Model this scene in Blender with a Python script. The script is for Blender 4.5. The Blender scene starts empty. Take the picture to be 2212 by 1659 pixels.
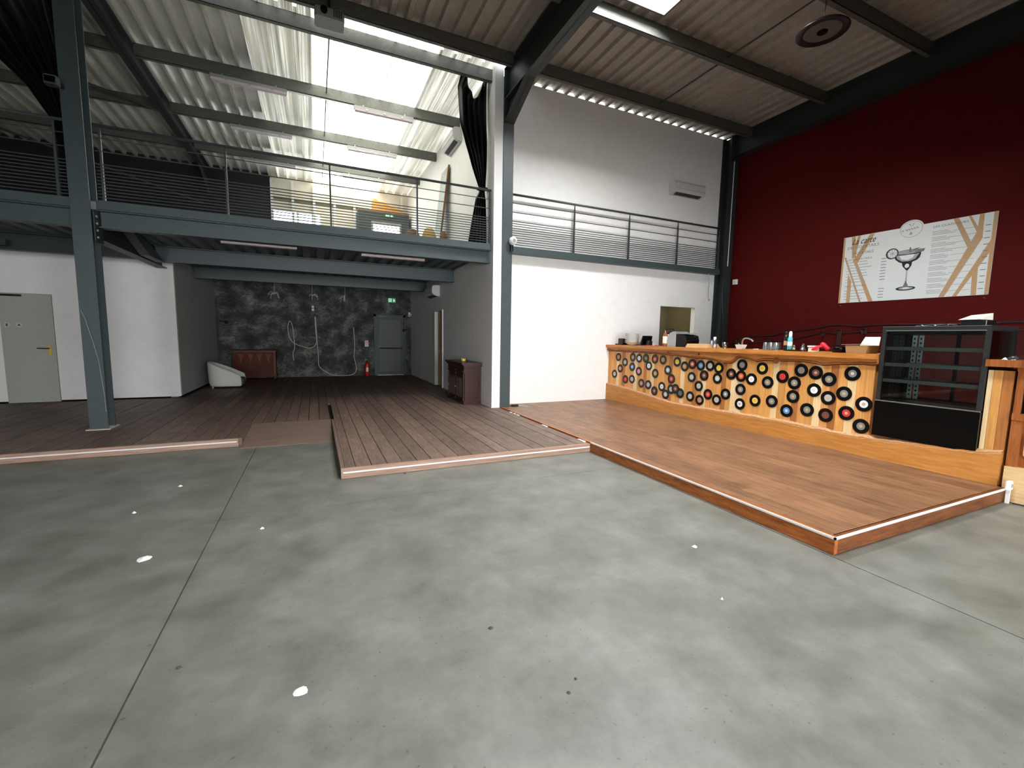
import bpy, math, random
from mathutils import Vector, Matrix
random.seed(7)
scene = bpy.context.scene
COL = scene.collection
# ------------------------------------------------------------------ camera, sky, daylight, exposure
cam_d = bpy.data.cameras.new('camera'); cam = bpy.data.objects.new('camera', cam_d); COL.objects.link(cam)
cam_d.sensor_width = 36.0; cam_d.lens = 936.15 / 2212 * 36.0; cam_d.clip_start = 0.05; cam_d.clip_end = 200
Rm = Matrix(((0.91106337, 0.02921201, -0.41123009), (-0.41194381, 0.10395296, -0.90526023), (0.01630411, 0.99415313, 0.10674144)))
cam.matrix_world = Matrix.Translation((0, 0, 1.45)) @ Rm.to_4x4()
scene.camera = cam
world = bpy.data.worlds.new('overcast_sky'); scene.world = world; world.use_nodes = True
wb = world.node_tree.nodes['Background']; wb.inputs[0].default_value = (0.90, 0.96, 1.0, 1); wb.inputs[1].default_value = 4.0
SKYLIGHT_E = 116.0      # opal roof domes
ROOFLIGHT_E = 9.0      # translucent roof sheets
FRONT_E = 27.0          # glazed shopfront and added alcove fill pane behind the viewer
vs = scene.view_settings
vs.view_transform = 'Standard'; vs.look = 'None'; vs.exposure = 0.0; vs.gamma = 1.0; vs.use_curve_mapping = False
cy = scene.cycles; cy.max_bounces = 6; cy.diffuse_bounces = 3; cy.glossy_bounces = 3; cy.transparent_max_bounces = 10; cy.caustics_reflective = False; cy.caustics_refractive = False

# ------------------------------------------------------------------ helpers
def lin(c):
    return tuple(((v / 255) / 12.92 if v / 255 <= 0.04045 else ((v / 255 + 0.055) / 1.055) ** 2.4) for v in c) + (1.0,)
MATS = {}
def nodes(name):
    m = bpy.data.materials.new(name); m.use_nodes = True
    nt = m.node_tree; b = nt.nodes['Principled BSDF']; MATS[name] = m
    return m, nt, b
def N(nt, t, **kw):
    n = nt.nodes.new(t)
    for k, v in kw.items(): setattr(n, k, v)
    return n
def ramp(nt, stops):
    r = N(nt, 'ShaderNodeValToRGB'); e = r.color_ramp.elements
    while len(e) < len(stops): e.new(0.5)
    for i, (p, c) in enumerate(stops): e[i].position = p; e[i].color = c
    return r
def pos(nt, scale, rnd=False):
    g = N(nt, 'ShaderNodeNewGeometry'); mp = N(nt, 'ShaderNodeMapping'); mp.inputs['Scale'].default_value = scale
    nt.links.new(g.outputs['Position'], mp.inputs['Vector'])
    if rnd:
        oi = N(nt, 'ShaderNodeObjectInfo'); mu = N(nt, 'ShaderNodeMath', operation='MULTIPLY'); mu.inputs[1].default_value = 97.0
        nt.links.new(oi.outputs['Random'], mu.inputs[0]); nt.links.new(mu.outputs[0], mp.inputs['Location'])
    return mp
def plain(name, c, rough=0.5, metal=0.0, var=0.08, scale=3.0, bump=0.0, bscale=60.0, spec=0.5, c2=None):
    m, nt, b = nodes(name)
    b.inputs['Roughness'].default_value = rough; b.inputs['Metallic'].default_value = metal; b.inputs['Specular IOR Level'].default_value = spec
    l = lin(c); d = lin(c2) if c2 else tuple(v * (1 - var) for v in l[:3]) + (1,)
    mp = pos(nt, (scale, scale, scale)); n = N(nt, 'ShaderNodeTexNoise'); n.inputs['Detail'].default_value = 5
    nt.links.new(mp.outputs[0], n.inputs['Vector'])
    r = ramp(nt, [(0.32, d), (0.68, l)]); nt.links.new(n.outputs[0], r.inputs[0]); nt.links.new(r.outputs[0], b.inputs['Base Color'])
    if bump:
        mp2 = pos(nt, (bscale,) * 3); n2 = N(nt, 'ShaderNodeTexNoise'); bp = N(nt, 'ShaderNodeBump'); bp.inputs['Strength'].default_value = bump; bp.inputs['Distance'].default_value = 0.01
        nt.links.new(mp2.outputs[0], n2.inputs['Vector']); nt.links.new(n2.outputs[0], bp.inputs['Height']); nt.links.new(bp.outputs[0], b.inputs['Normal'])
    return m
def wood(name, c1, c2, axis='y', stretch=0.08, freq=14.0, rough=0.5, rand=0.3, spec=0.3, bump=0.1, wear=0.0):
    m, nt, b = nodes(name)
    sc = {'x': (freq * stretch, freq, freq), 'y': (freq, freq * stretch, freq), 'z': (freq, freq, freq * stretch)}[axis]
    mp = pos(nt, sc, True); n = N(nt, 'ShaderNodeTexNoise'); n.inputs['Detail'].default_value = 7; n.inputs['Roughness'].default_value = 0.65; n.inputs['Distortion'].default_value = 0.4
    nt.links.new(mp.outputs[0], n.inputs['Vector'])
    r = ramp(nt, [(0.28, lin(c1)), (0.5, tuple((a + q) / 2 for a, q in zip(lin(c1), lin(c2)))), (0.72, lin(c2))]); nt.links.new(n.outputs[0], r.inputs[0])
    oi = N(nt, 'ShaderNodeObjectInfo'); mr = N(nt, 'ShaderNodeMapRange'); mr.inputs[3].default_value = 1 - rand; mr.inputs[4].default_value = 1 + rand * 0.6
    nt.links.new(oi.outputs['Random'], mr.inputs[0])
    hs = N(nt, 'ShaderNodeHueSaturation'); nt.links.new(mr.outputs[0], hs.inputs['Value']); nt.links.new(r.outputs[0], hs.inputs['Color'])
    if wear:
        mpw = pos(nt, (1.3, 0.7, 1)); nw = N(nt, 'ShaderNodeTexNoise'); nw.inputs['Detail'].default_value = 6; nw.inputs['Roughness'].default_value = 0.65; nt.links.new(mpw.outputs[0], nw.inputs['Vector'])
        rw = ramp(nt, [(0.34, (1 - wear, 1 - wear, 1 - wear, 1)), (0.56, (1, 1, 1, 1))]); nt.links.new(nw.outputs[0], rw.inputs[0])
        mw = N(nt, 'ShaderNodeMix', data_type='RGBA', blend_type='MULTIPLY'); mw.inputs[0].default_value = 1.0
        nt.links.new(hs.outputs[0], mw.inputs[6]); nt.links.new(rw.outputs[0], mw.inputs[7]); nt.links.new(mw.outputs[2], b.inputs['Base Color'])
    else: nt.links.new(hs.outputs[0], b.inputs['Base Color'])
    b.inputs['Roughness'].default_value = rough; b.inputs['Specular IOR Level'].default_value = spec
    if bump:
        bp = N(nt, 'ShaderNodeBump'); bp.inputs['Strength'].default_value = bump; bp.inputs['Distance'].default_value = 0.005
        nt.links.new(n.outputs[0], bp.inputs['Height']); nt.links.new(bp.outputs[0], b.inputs['Normal'])
    return m
def emit(name, c, s, streak=False):
    m, nt, b = nodes(name)
    b.inputs['Base Color'].default_value = lin(c); b.inputs['Emission Color'].default_value = lin(c); b.inputs['Emission Strength'].default_value = s; b.inputs['Roughness'].default_value = 0.6
    if streak:
        mp = pos(nt, (24, 0.15, 1)); n = N(nt, 'ShaderNodeTexNoise'); n.inputs['Detail'].default_value = 4
        mp3 = pos(nt, (2.4, 0.02, 1)); n3 = N(nt, 'ShaderNodeTexNoise'); n3.inputs['Detail'].default_value = 2
        nt.links.new(mp.outputs[0], n.inputs['Vector']); nt.links.new(mp3.outputs[0], n3.inputs['Vector'])
        r = ramp(nt, [(0.36, (0.09, 0.09, 0.085, 1)), (0.62, (1, 1, 1, 1))]); nt.links.new(n.outputs[0], r.inputs[0])
        r3 = ramp(nt, [(0.36, (0.12, 0.12, 0.11, 1)), (0.60, (1, 1, 0.96, 1))]); nt.links.new(n3.outputs[0], r3.inputs[0])
        mx = N(nt, 'ShaderNodeMix', data_type='RGBA', blend_type='MULTIPLY'); mx.inputs[0].default_value = 1.0
        nt.links.new(r.outputs[0], mx.inputs[6]); nt.links.new(r3.outputs[0], mx.inputs[7]); nt.links.new(mx.outputs[2], b.inputs['Emission Color'])
    return m
def glassy(name, c=(236, 244, 242), alpha=0.0, rough=0.02):
    m, nt, b = nodes(name)
    tr = N(nt, 'ShaderNodeBsdfTransparent'); tr.inputs[0].default_value = lin(c); gl = N(nt, 'ShaderNodeBsdfGlossy'); gl.inputs['Roughness'].default_value = rough
    fr = N(nt, 'ShaderNodeFresnel'); fr.inputs[0].default_value = 1.45; mu = N(nt, 'ShaderNodeMath', operation='ADD'); mu.inputs[1].default_value = alpha; nt.links.new(fr.outputs[0], mu.inputs[0])
    mx = N(nt, 'ShaderNodeMixShader'); nt.links.new(mu.outputs[0], mx.inputs[0]); nt.links.new(tr.outputs[0], mx.inputs[1]); nt.links.new(gl.outputs[0], mx.inputs[2])
    nt.links.new(mx.outputs[0], nt.nodes['Material Output'].inputs['Surface']); nt.nodes.remove(b)
    return m

plain('white_wall', (238, 235, 230), 0.75, var=0.05, scale=1.2, bump=0.08, bscale=90)
plain('cream_wall', (226, 218, 198), 0.75, var=0.05, scale=1.2)
plain('grey_wall', (176, 177, 172), 0.75, var=0.05, scale=1.2, bump=0.08, bscale=90)
plain('red_wall', (84, 15, 13), 0.7, var=0.12, scale=0.8, bump=0.06, bscale=80, spec=0.12)
plain('steel_paint', (64, 75, 76), 0.45, var=0.14, scale=6)
plain('steel_dark', (44, 50, 50), 0.5, var=0.15, scale=6)
plain('rail_steel', (62, 68, 68), 0.42, var=0.1, scale=10)
plain('galvanised', (104, 104, 97), 0.5, metal=0.2, var=0.22, scale=5)
plain('deck_grey', (232, 230, 220), 0.34, metal=0.45, var=0.06, scale=2.5)
plain('deck_front', (176, 170, 160), 0.5, metal=0.1, var=0.16, scale=2.5)
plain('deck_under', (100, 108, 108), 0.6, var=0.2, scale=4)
plain('black_paint', (20, 20, 20), 0.6, var=0.3, scale=3)
plain('black_gloss', (6, 6, 6), 0.25, var=0.2, spec=0.2)
plain('black_plastic', (18, 18, 19), 0.4, var=0.2)
plain('dark_grey', (62, 68, 66), 0.55, var=0.1)
plain('door_grey', (84, 87, 78), 0.55, var=0.1)
plain('door_light', (170, 169, 158), 0.6, var=0.05)
plain('olive_wall', (112, 104, 80), 0.8, var=0.1)
plain('white_plastic', (226, 226, 222), 0.4, var=0.03)
plain('white_metal', (232, 232, 228), 0.4, var=0.03)
plain('ac_white', (208, 206, 203), 0.45, var=0.03)
plain('grey_plastic', (150, 152, 150), 0.45, var=0.08)
plain('lamp_housing', (206, 194, 196), 0.35, var=0.08)
plain('black_cloth', (9, 9, 10), 0.42, var=0.3, scale=6, spec=0.22)
plain('upholstery', (214, 212, 202), 0.85, var=0.05, scale=20, bump=0.1, bscale=200)
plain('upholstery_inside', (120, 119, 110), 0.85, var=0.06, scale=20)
plain('orange_cloth', (226, 168, 92), 0.9, var=0.18, scale=5)
plain('yellow_bag', (206, 172, 96), 0.8, var=0.3, scale=8)
plain('brown_bag', (128, 84, 44), 0.8, var=0.3, scale=8)
plain('marble_board', (186, 190, 184), 0.5, c2=(132, 140, 136), scale=7)
plain('brass', (214, 190, 92), 0.35, metal=0.3, var=0.06)
plain('chrome', (205, 207, 206), 0.22, metal=0.9, var=0.05)
plain('alu', (168, 170, 168), 0.35, metal=0.6, var=0.08)
plain('case_frame', (40, 42, 42), 0.35, var=0.1)
plain('shelf_alu', (176, 178, 176), 0.4, var=0.06)
plain('shade_grey', (96, 90, 86), 0.6, var=0.06)
plain('red_paint', (190, 34, 32), 0.35, var=0.1)
plain('red_soft', (206, 24, 44), 0.6, var=0.15, scale=20)
plain('cyan_can', (96, 178, 190), 0.35, var=0.2, scale=30)
plain('blue_plastic', (44, 88, 150), 0.4, var=0.1)
plain('paper', (226, 220, 204), 0.8, var=0.04)
plain('cardboard', (150, 112, 66), 0.85, var=0.1, scale=10)
plain('sign_white', (232, 234, 230), 0.5, var=0.02)
plain('print_tan', (202, 152, 92), 0.6, c2=(190, 160, 128), scale=3)
plain('print_grey', (168, 170, 168), 0.7, var=0.05)
plain('print_mid', (120, 122, 122), 0.7, var=0.1)
plain('print_dark', (34, 36, 36), 0.7, var=0.2, scale=30)
plain('pictogram_white', (190, 190, 182), 0.6, var=0.05)
plain('rope_light', (206, 204, 186), 0.5, var=0.08)
plain('glass_solid', (150, 168, 164), 0.08, var=0.1)
plain('liquor', (150, 84, 40), 0.12, var=0.2)
plain('dust_white', (222, 220, 214), 0.8, var=0.1)
plain('dust_dark', (60, 60, 56), 0.8, var=0.2)
plain('scuff_board', (196, 188, 172), 0.7, var=0.1)
glassy('clear_glass'); glassy('tumbler', (240, 244, 243), 0.24, 0.25)
emit('dome_opal', (250, 253, 255), SKYLIGHT_E)
emit('rooflight_sheet', (252, 252, 240), ROOFLIGHT_E, True)
emit('rooflight_fade', (244, 243, 228), 0.8, True)  # dim emission added beside the rooflight so its glow falls off softly
emit('shopfront_pane', (246, 250, 255), FRONT_E)
emit('service_fill', (255, 244, 214), 45.0)
emit('window_pane', (240, 244, 255), 9.0)
emit('exit_green', (64, 150, 96), 0.35); emit('exit_white', (225, 245, 230), 0.7)
emit('lit_panel', (248, 252, 255), 14.0)
wood('stage_wood', (88, 70, 60), (136, 113, 99), 'y', 0.06, 16, 0.55, 0.22, 0.3, wear=0.35)
wood('ramp_wood', (90, 72, 62), (136, 114, 101), 'x', 0.06, 16, 0.55, 0.12, 0.3)
wood('fascia_wood', (128, 98, 82), (176, 146, 126), 'x', 0.05, 14, 0.55, 0.1, 0.3)
wood('platform_wood', (104, 72, 50), (154, 112, 82), 'y', 0.05, 13, 0.42, 0.2, 0.35, 0.04, wear=0.4)
wood('platform_edge', (122, 60, 26), (196, 118, 60), 'y', 0.12, 9, 0.35, 0.1)
wood('platform_edge_shaded', (78, 42, 24), (138, 82, 46), 'x', 0.12, 9, 0.4, 0.1)  # front edge darkened in colour to stand for its shaded side
wood('pine', (190, 128, 66), (222, 166, 96), 'z', 0.05, 12, 0.4, 0.16)
wood('pine_pale', (214, 180, 128), (238, 212, 168), 'z', 0.05, 12, 0.4, 0.06)
wood('pine_dark', (148, 90, 46), (184, 122, 68), 'z', 0.05, 12, 0.4, 0.1)
wood('slab_wood', (156, 90, 40), (206, 142, 72), 'y', 0.12, 7, 0.35, 0.04)
wood('plinth_wood', (166, 106, 50), (204, 142, 74), 'y', 0.10, 6, 0.4, 0.04)
wood('bark_edge', (130, 76, 44), (206, 170, 132), 'y', 0.3, 22, 0.7, 0.04, 0.3, 0.4)
wood('bark_dark', (92, 44, 18), (146, 80, 38), 'y', 0.2, 14, 0.6, 0.04, 0.3, 0.2)
wood('counter_wood', (112, 60, 28), (166, 98, 50), 'z', 0.08, 9, 0.45, 0.1)
wood('walnut', (40, 22, 16), (74, 44, 34), 'z', 0.08, 14, 0.4, 0.06)
wood('mahogany', (62, 27, 17), (98, 48, 30), 'x', 0.1, 9, 0.5, 0.06, 0.12)
wood('mahogany_light', (108, 56, 34), (136, 76, 48), 'z', 0.1, 9, 0.5, 0.04, 0.12)
wood('board_wood', (196, 160, 110), (222, 190, 142), 'y', 0.08, 12, 0.5, 0.1)
wood('jamb_wood', (150, 112, 62), (186, 150, 96), 'z', 0.08, 12, 0.5, 0.05)
def concrete():
    m, nt, b = nodes('concrete')
    mp = pos(nt, (0.55, 0.55, 1)); n = N(nt, 'ShaderNodeTexNoise'); n.inputs['Detail'].default_value = 9; n.inputs['Roughness'].default_value = 0.6; n.inputs['Distortion'].default_value = 0.15
    nt.links.new(mp.outputs[0], n.inputs['Vector'])
    r = ramp(nt, [(0.30, lin((92, 91, 82))), (0.5, lin((110, 109, 101))), (0.7, lin((125, 124, 117)))]); nt.links.new(n.outputs[0], r.inputs[0])
    mp2 = pos(nt, (9, 9, 1)); n2 = N(nt, 'ShaderNodeTexNoise'); n2.inputs['Detail'].default_value = 3; nt.links.new(mp2.outputs[0], n2.inputs['Vector'])
    r2 = ramp(nt, [(0.26, (0.42, 0.42, 0.42, 1)), (0.33, (1, 1, 1, 1))]); nt.links.new(n2.outputs[0], r2.inputs[0])
    mp3 = pos(nt, (2.4, 2.4, 1)); n3 = N(nt, 'ShaderNodeTexNoise'); n3.inputs['Detail'].default_value = 8; n3.inputs['Roughness'].default_value = 0.7; nt.links.new(mp3.outputs[0], n3.inputs['Vector'])
    r3 = ramp(nt, [(0.3, (0.80, 0.80, 0.79, 1)), (0.65, (1, 1, 1, 1))]); nt.links.new(n3.outputs[0], r3.inputs[0])
    a = N(nt, 'ShaderNodeMix', data_type='RGBA', blend_type='MULTIPLY'); a.inputs[0].default_value = 1
    c = N(nt, 'ShaderNodeMix', data_type='RGBA', blend_type='MULTIPLY'); c.inputs[0].default_value = 0.8
    nt.links.new(r.outputs[0], a.inputs[6]); nt.links.new(r3.outputs[0], a.inputs[7]); nt.links.new(a.outputs[2], c.inputs[6]); nt.links.new(r2.outputs[0], c.inputs[7])
    nt.links.new(c.outputs[2], b.inputs['Base Color'])
    rr = N(nt, 'ShaderNodeMapRange'); rr.inputs[3].default_value = 0.34; rr.inputs[4].default_value = 0.56
    nt.links.new(n3.outputs[0], rr.inputs[0]); nt.links.new(rr.outputs[0], b.inputs['Roughness']); b.inputs['Specular IOR Level'].default_value = 0.45
concrete()
def smeared():
    m, nt, b = nodes('smeared_black')
    mp = pos(nt, (2.2, 1, 4.2)); n = N(nt, 'ShaderNodeTexNoise'); n.inputs['Detail'].default_value = 8; n.inputs['Roughness'].default_value = 0.7; n.inputs['Distortion'].default_value = 1.6
    mp2 = pos(nt, (0.5, 1, 0.55)); n2 = N(nt, 'ShaderNodeTexNoise'); n2.inputs['Detail'].default_value = 3
    nt.links.new(mp.outputs[0], n.inputs['Vector']); nt.links.new(mp2.outputs[0], n2.inputs['Vector'])
    mu = N(nt, 'ShaderNodeMath', operation='MULTIPLY'); nt.links.new(n.outputs[0], mu.inputs[0]); nt.links.new(n2.outputs[0], mu.inputs[1])
    r = ramp(nt, [(0.12, lin((30, 31, 29))), (0.24, lin((68, 70, 66))), (0.42, lin((142, 145, 136)))]); nt.links.new(mu.outputs[0], r.inputs[0]); nt.links.new(r.outputs[0], b.inputs['Base Color'])
    b.inputs['Roughness'].default_value = 0.85
    bp = N(nt, 'ShaderNodeBump'); bp.inputs['Strength'].default_value = 0.5; bp.inputs['Distance'].default_value = 0.03; nt.links.new(n.outputs[0], bp.inputs['Height']); nt.links.new(bp.outputs[0], b.inputs['Normal'])
smeared()
def vinyl():
    m, nt, b = nodes('vinyl')
    b.inputs['Base Color'].default_value = lin((8, 8, 8)); b.inputs['Roughness'].default_value = 0.22; b.inputs['Specular IOR Level'].default_value = 0.35; b.inputs['Anisotropic'].default_value = 0.9
    t = N(nt, 'ShaderNodeTangent', direction_type='RADIAL', axis='X'); nt.links.new(t.outputs[0], b.inputs['Tangent'])
vinyl()
LABELC = {'tan': (176, 128, 92), 'silver': (176, 176, 172), 'white': (228, 226, 230), 'grey': (128, 126, 120), 'orange': (206, 84, 40), 'brown': (112, 64, 50), 'pink': (222, 130, 150),
          'blue': (84, 140, 196), 'red': (204, 46, 44), 'yellow': (226, 196, 70), 'green': (84, 98, 84)}
for k, c in LABELC.items(): plain('label_' + k, c, 0.6, var=0.05)
plain('label_core', (196, 168, 130), 0.6, var=0.05); plain('label_core_light', (220, 214, 200), 0.6, var=0.05)

WL = {}
class MB:
    def __init__(s): s.v = []; s.f = []
    def add(s, vs_, fs):
        o = len(s.v); s.v += [tuple(v) for v in vs_]; s.f += [tuple(o + i for i in f) for f in fs]; return s
    def box(s, x0, x1, y0, y1, z0, z1):
        x0, x1 = sorted((x0, x1)); y0, y1 = sorted((y0, y1)); z0, z1 = sorted((z0, z1))
        return s.add([(x0, y0, z0), (x1, y0, z0), (x1, y1, z0), (x0, y1, z0), (x0, y0, z1), (x1, y0, z1), (x1, y1, z1), (x0, y1, z1)],
                     [(0, 3, 2, 1), (4, 5, 6, 7), (0, 1, 5, 4), (1, 2, 6, 5), (2, 3, 7, 6), (3, 0, 4, 7)])
    def rbox(s, x0, x1, y0, y1, z0, z1, b=0.01):     # box with chamfered vertical and top edges
        x0, x1 = sorted((x0, x1)); y0, y1 = sorted((y0, y1))
        def ring(i, z): return [(x0 + i, y0 + b, z), (x0 + b, y0 + i, z), (x1 - b, y0 + i, z), (x1 - i, y0 + b, z), (x1 - i, y1 - b, z), (x1 - b, y1 - i, z), (x0 + b, y1 - i, z), (x0 + i, y1 - b, z)]
        def ring2(z): return [(x0 + b, y0 + b, z)] * 1
        V = ring(0, z0) + ring(0, z1 - b) + [(min(max(x, x0 + b), x1 - b), min(max(y, y0 + b), y1 - b), z1) for x, y, z in ring(0, z1)]
        F = [tuple(range(7, -1, -1))]
        for k in range(2):
            for i in range(8): j = (i + 1) % 8; F.append((k * 8 + i, k * 8 + j, k * 8 + 8 + j, k * 8 + 8 + i))
        F.append(tuple(range(16, 24)))
        return s.add(V, F)
    def cyl(s, p0, p1, r0, r1=None, n=12, caps=True):
        r1 = r0 if r1 is None else r1; p0 = Vector(p0); p1 = Vector(p1); d = (p1 - p0).normalized()
        a = Vector((1, 0, 0)) if abs(d.x) < 0.9 else Vector((0, 1, 0)); u = d.cross(a).normalized(); w = d.cross(u)
        V = []; F = []
        for p, r in ((p0, r0), (p1, r1)):
            for i in range(n): t = 2 * math.pi * i / n; V.append(p + (u * math.cos(t) + w * math.sin(t)) * r)
        for i in range(n): j = (i + 1) % n; F.append((i, j, n + j, n + i))
        if caps: F += [tuple(range(n - 1, -1, -1)), tuple(range(n, 2 * n))]
        return s.add(V, F)
    def tube(s, pts, r, n=6):
        P = [Vector(p) for p in pts]; V = []; F = []
        for k, p in enumerate(P):
            d = (P[min(k + 1, len(P) - 1)] - P[max(k - 1, 0)]).normalized()
            a = Vector((0, 0, 1)) if abs(d.z) < 0.8 else Vector((1, 0, 0)); u = d.cross(a).normalized(); w = d.cross(u)
            for i in range(n): t = 2 * math.pi * i / n; V.append(p + (u * math.cos(t) + w * math.sin(t)) * r)
        for k in range(len(P) - 1):
            for i in range(n): j = (i + 1) % n; F.append((k * n + i, k * n + j, k * n + n + j, k * n + n + i))
        F += [tuple(range(n - 1, -1, -1)), tuple(range((len(P) - 1) * n, len(P) * n))]
        return s.add(V, F)
    def lathe(s, c, prof, n=20, axis='z'):
        V = []; F = []
        for r, h in prof:
            for i in range(n):
                t = 2 * math.pi * i / n; a, b_ = r * math.cos(t), r * math.sin(t)
                V.append({'z': (c[0] + a, c[1] + b_, c[2] + h), 'x': (c[0] + h, c[1] + a, c[2] + b_), 'y': (c[0] + b_, c[1] + h, c[2] + a)}[axis])
        for k in range(len(prof) - 1):
            for i in range(n): j = (i + 1) % n; F.append((k * n + i, k * n + j, k * n + n + j, k * n + n + i))
        F += [tuple(range(n - 1, -1, -1)), tuple(range((len(prof) - 1) * n, len(prof) * n))]
        return s.add(V, F)
    def prism(s, poly, axis, a, b):      # extrude a polygon along an axis; poly is in the two other axes in xyz order
        n = len(poly); mk = {'x': lambda p, q: (q, p[0], p[1]), 'y': lambda p, q: (p[0], q, p[1]), 'z': lambda p, q: (p[0], p[1], q)}[axis]
        V = [mk(p, a) for p in poly] + [mk(p, b) for p in poly]
        F = [tuple(range(n - 1, -1, -1)), tuple(range(n, 2 * n))] + [(i, (i + 1) % n, n + (i + 1) % n, n + i) for i in range(n)]
        return s.add(V, F)
    def grid(s, rows):
        n = len(rows[0]); V = [p for r in rows for p in r]
        return s.add(V, [(k * n + i, k * n + i + 1, k * n + n + i + 1, k * n + n + i) for k in range(len(rows) - 1) for i in range(n - 1)])
    def rot(s, ang, c):
        ca, sa = math.cos(ang), math.sin(ang)
        s.v = [(c[0] + (x - c[0]) * ca - (y - c[1]) * sa, c[1] + (x - c[0]) * sa + (y - c[1]) * ca, z) for x, y, z in s.v]; return s
    def build(s, name, mat, parent=None, smooth=False, at=None):
        if at is None:
            if parent is not None: at = WL[parent]
            else:
                xs, ys, zs = zip(*s.v); at = Vector(((min(xs) + max(xs)) / 2, (min(ys) + max(ys)) / 2, min(zs)))
        at = Vector(at); me = bpy.data.meshes.new(name)
        me.from_pydata([(x - at.x, y - at.y, z - at.z) for x, y, z in s.v], [], s.f)
        me.materials.append(MATS[mat])
        if smooth: me.polygons.foreach_set('use_smooth', [True] * len(me.polygons))
        me.update(); fix(me)
        o = bpy.data.objects.new(name, me); COL.objects.link(o); WL[o] = at
        if parent is not None: o.parent = parent; o.location = at - WL[parent]
        else: o.location = at
        return o
import bmesh
def fix(me):
    b = bmesh.new(); b.from_mesh(me); bmesh.ops.recalc_face_normals(b, faces=b.faces); b.to_mesh(me); b.free()
def thing(name, loc, label, cat, group=None, kind=None):
    o = bpy.data.objects.new(name, None); COL.objects.link(o); o.location = loc; WL[o] = Vector(loc); o.empty_display_size = 0.1
    return tag(o, label, cat, group, kind)
def tag(o, label=None, cat=None, group=None, kind=None):
    if label: o['label'] = label
    if cat: o['category'] = cat
    if group: o['group'] = group
    if kind: o['kind'] = kind
    return o
def B(*a): return MB().box(*a)
def copy_tree(o, parent=None, loc=None):
    c = o.copy(); COL.objects.link(c); c.parent = parent
    if loc is not None: c.location = loc; WL[c] = Vector(loc)
    for ch in [q for q in bpy.data.objects if q.parent == o]: copy_tree(ch, c)
    return c
UNIT = {}
def unit_box(mat):
    if mat not in UNIT:
        me = bpy.data.meshes.new('plank'); m = MB().box(0, 1, 0, 1, 0, 1); me.from_pydata(m.v, [], m.f); me.materials.append(MATS[mat]); fix(me); UNIT[mat] = me
    return UNIT[mat]
def piece(name, mat, parent, x0, x1, y0, y1, z0, z1):
    o = bpy.data.objects.new(name, unit_box(mat)); COL.objects.link(o); o.parent = parent
    o.location = Vector((x0, y0, z0)) - WL[parent]; o.scale = (x1 - x0, y1 - y0, z1 - z0)
    return o
def solid(o, t):
    m = o.modifiers.new('thickness', 'SOLIDIFY'); m.thickness = t; m.offset = 0; return o
def text(name, body, size, M, mat, parent, shear=0.0, ext=0.0006, align='LEFT', width=None):
    cu = bpy.data.curves.new(name, 'FONT'); cu.body = body; cu.size = size; cu.shear = shear; cu.extrude = ext; cu.align_x = align; cu.resolution_u = 3
    t = bpy.data.objects.new(name, cu); COL.objects.link(t); dg = bpy.context.evaluated_depsgraph_get()
    me = bpy.data.meshes.new_from_object(t.evaluated_get(dg)); bpy.data.objects.remove(t); me.materials.clear(); me.materials.append(MATS[mat])
    xs = [v.co.x for v in me.vertices]; w = max(xs) - min(xs)
    if width: me.transform(Matrix.Diagonal((width / w, 1, 1, 1)))
    o = bpy.data.objects.new(name, me); COL.objects.link(o); o.parent = parent; o.matrix_local = Matrix.Translation(-WL[parent]) @ M
    return o
def S(o, label, cat): return tag(o, label, cat, None, 'structure')

# ------------------------------------------------------------------ key dimensions (metres)
XR, XP1, X3, X2, XLEFT = 3.03, 3.2, 9.25, -2.70, -8.8   # alcove side wall, centre column, red wall, free-standing column, far side wall
YF, YS1, YS2, YC, YW, YB, YR = -5.0, 4.56, 6.40, 7.70, 7.84, 15.2, 15.6
HS, HB = 0.105, 0.125
ZD = 6.2                                                # underside of roof sheets
# ------------------------------------------------------------------ floor
floor = thing('floor', (0, 0, 0), 'pale grey polished concrete floor with saw-cut joints', 'floor', kind='structure')
B(XLEFT, X3, YF, YR, -0.12, -0.012).build('floor_bed', 'dust_dark', floor)
jx = [XLEFT, -4.62, -0.722, 3.17, 7.06, X3]; jy = [YF, -0.10, 3.87, 7.84, 11.8, YR]
for i in range(5):
    for j in range(5):
        piece('concrete_slab', 'concrete', floor, jx[i] + 0.004, jx[i + 1] - 0.004, jy[j] + 0.0015, jy[j + 1] - 0.0015, -0.03, 0)
# ------------------------------------------------------------------ walls
o = MB(); o.box(XR, XP1 - 0.002, 7.60, 11.06, 0, ZD); o.box(XR, XP1 - 0.002, 11.80, YR, 0, ZD); o.box(XR, XP1 - 0.002, 11.06, 11.80, 2.12, ZD)
S(o.build('wall_alcove_right', 'white_wall'), 'off-white side wall with narrow doorway right of the alcove', 'wall')
o = MB(); o.box(3.4, 7.30, YW, YW + 0.12, 0, 6.203); o.box(8.38, X3, YW, YW + 0.12, 0, 6.203); o.box(7.30, 8.38, YW, YW + 0.12, 2.23, 6.203)
S(o.build('wall_white', 'white_wall'), 'tall white wall behind the end of the bar', 'wall')
S(B(X3, X3 + 0.15, YF, YW + 0.12, 0, ZD + 0.06).build('wall_right', 'red_wall'), 'dark red wall behind the bar', 'wall')
S(B(XLEFT - 0.15, XLEFT, YF, YR + 0.15, 0, ZD + 0.06).build('wall_left', 'grey_wall'), 'grey wall closing the hall on its far side', 'wall')
S(B(-2.62, XR, YB, YR, 0, 3.0).build('wall_back', 'smeared_black'), 'dark smeared and mottled wall at the back of the alcove', 'wall')
S(B(-2.74, -2.62, 10.98, YB, HS, 3.0).build('wall_alcove_left', 'grey_wall'), 'grey wall on the armchair side of the alcove', 'wall')
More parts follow.
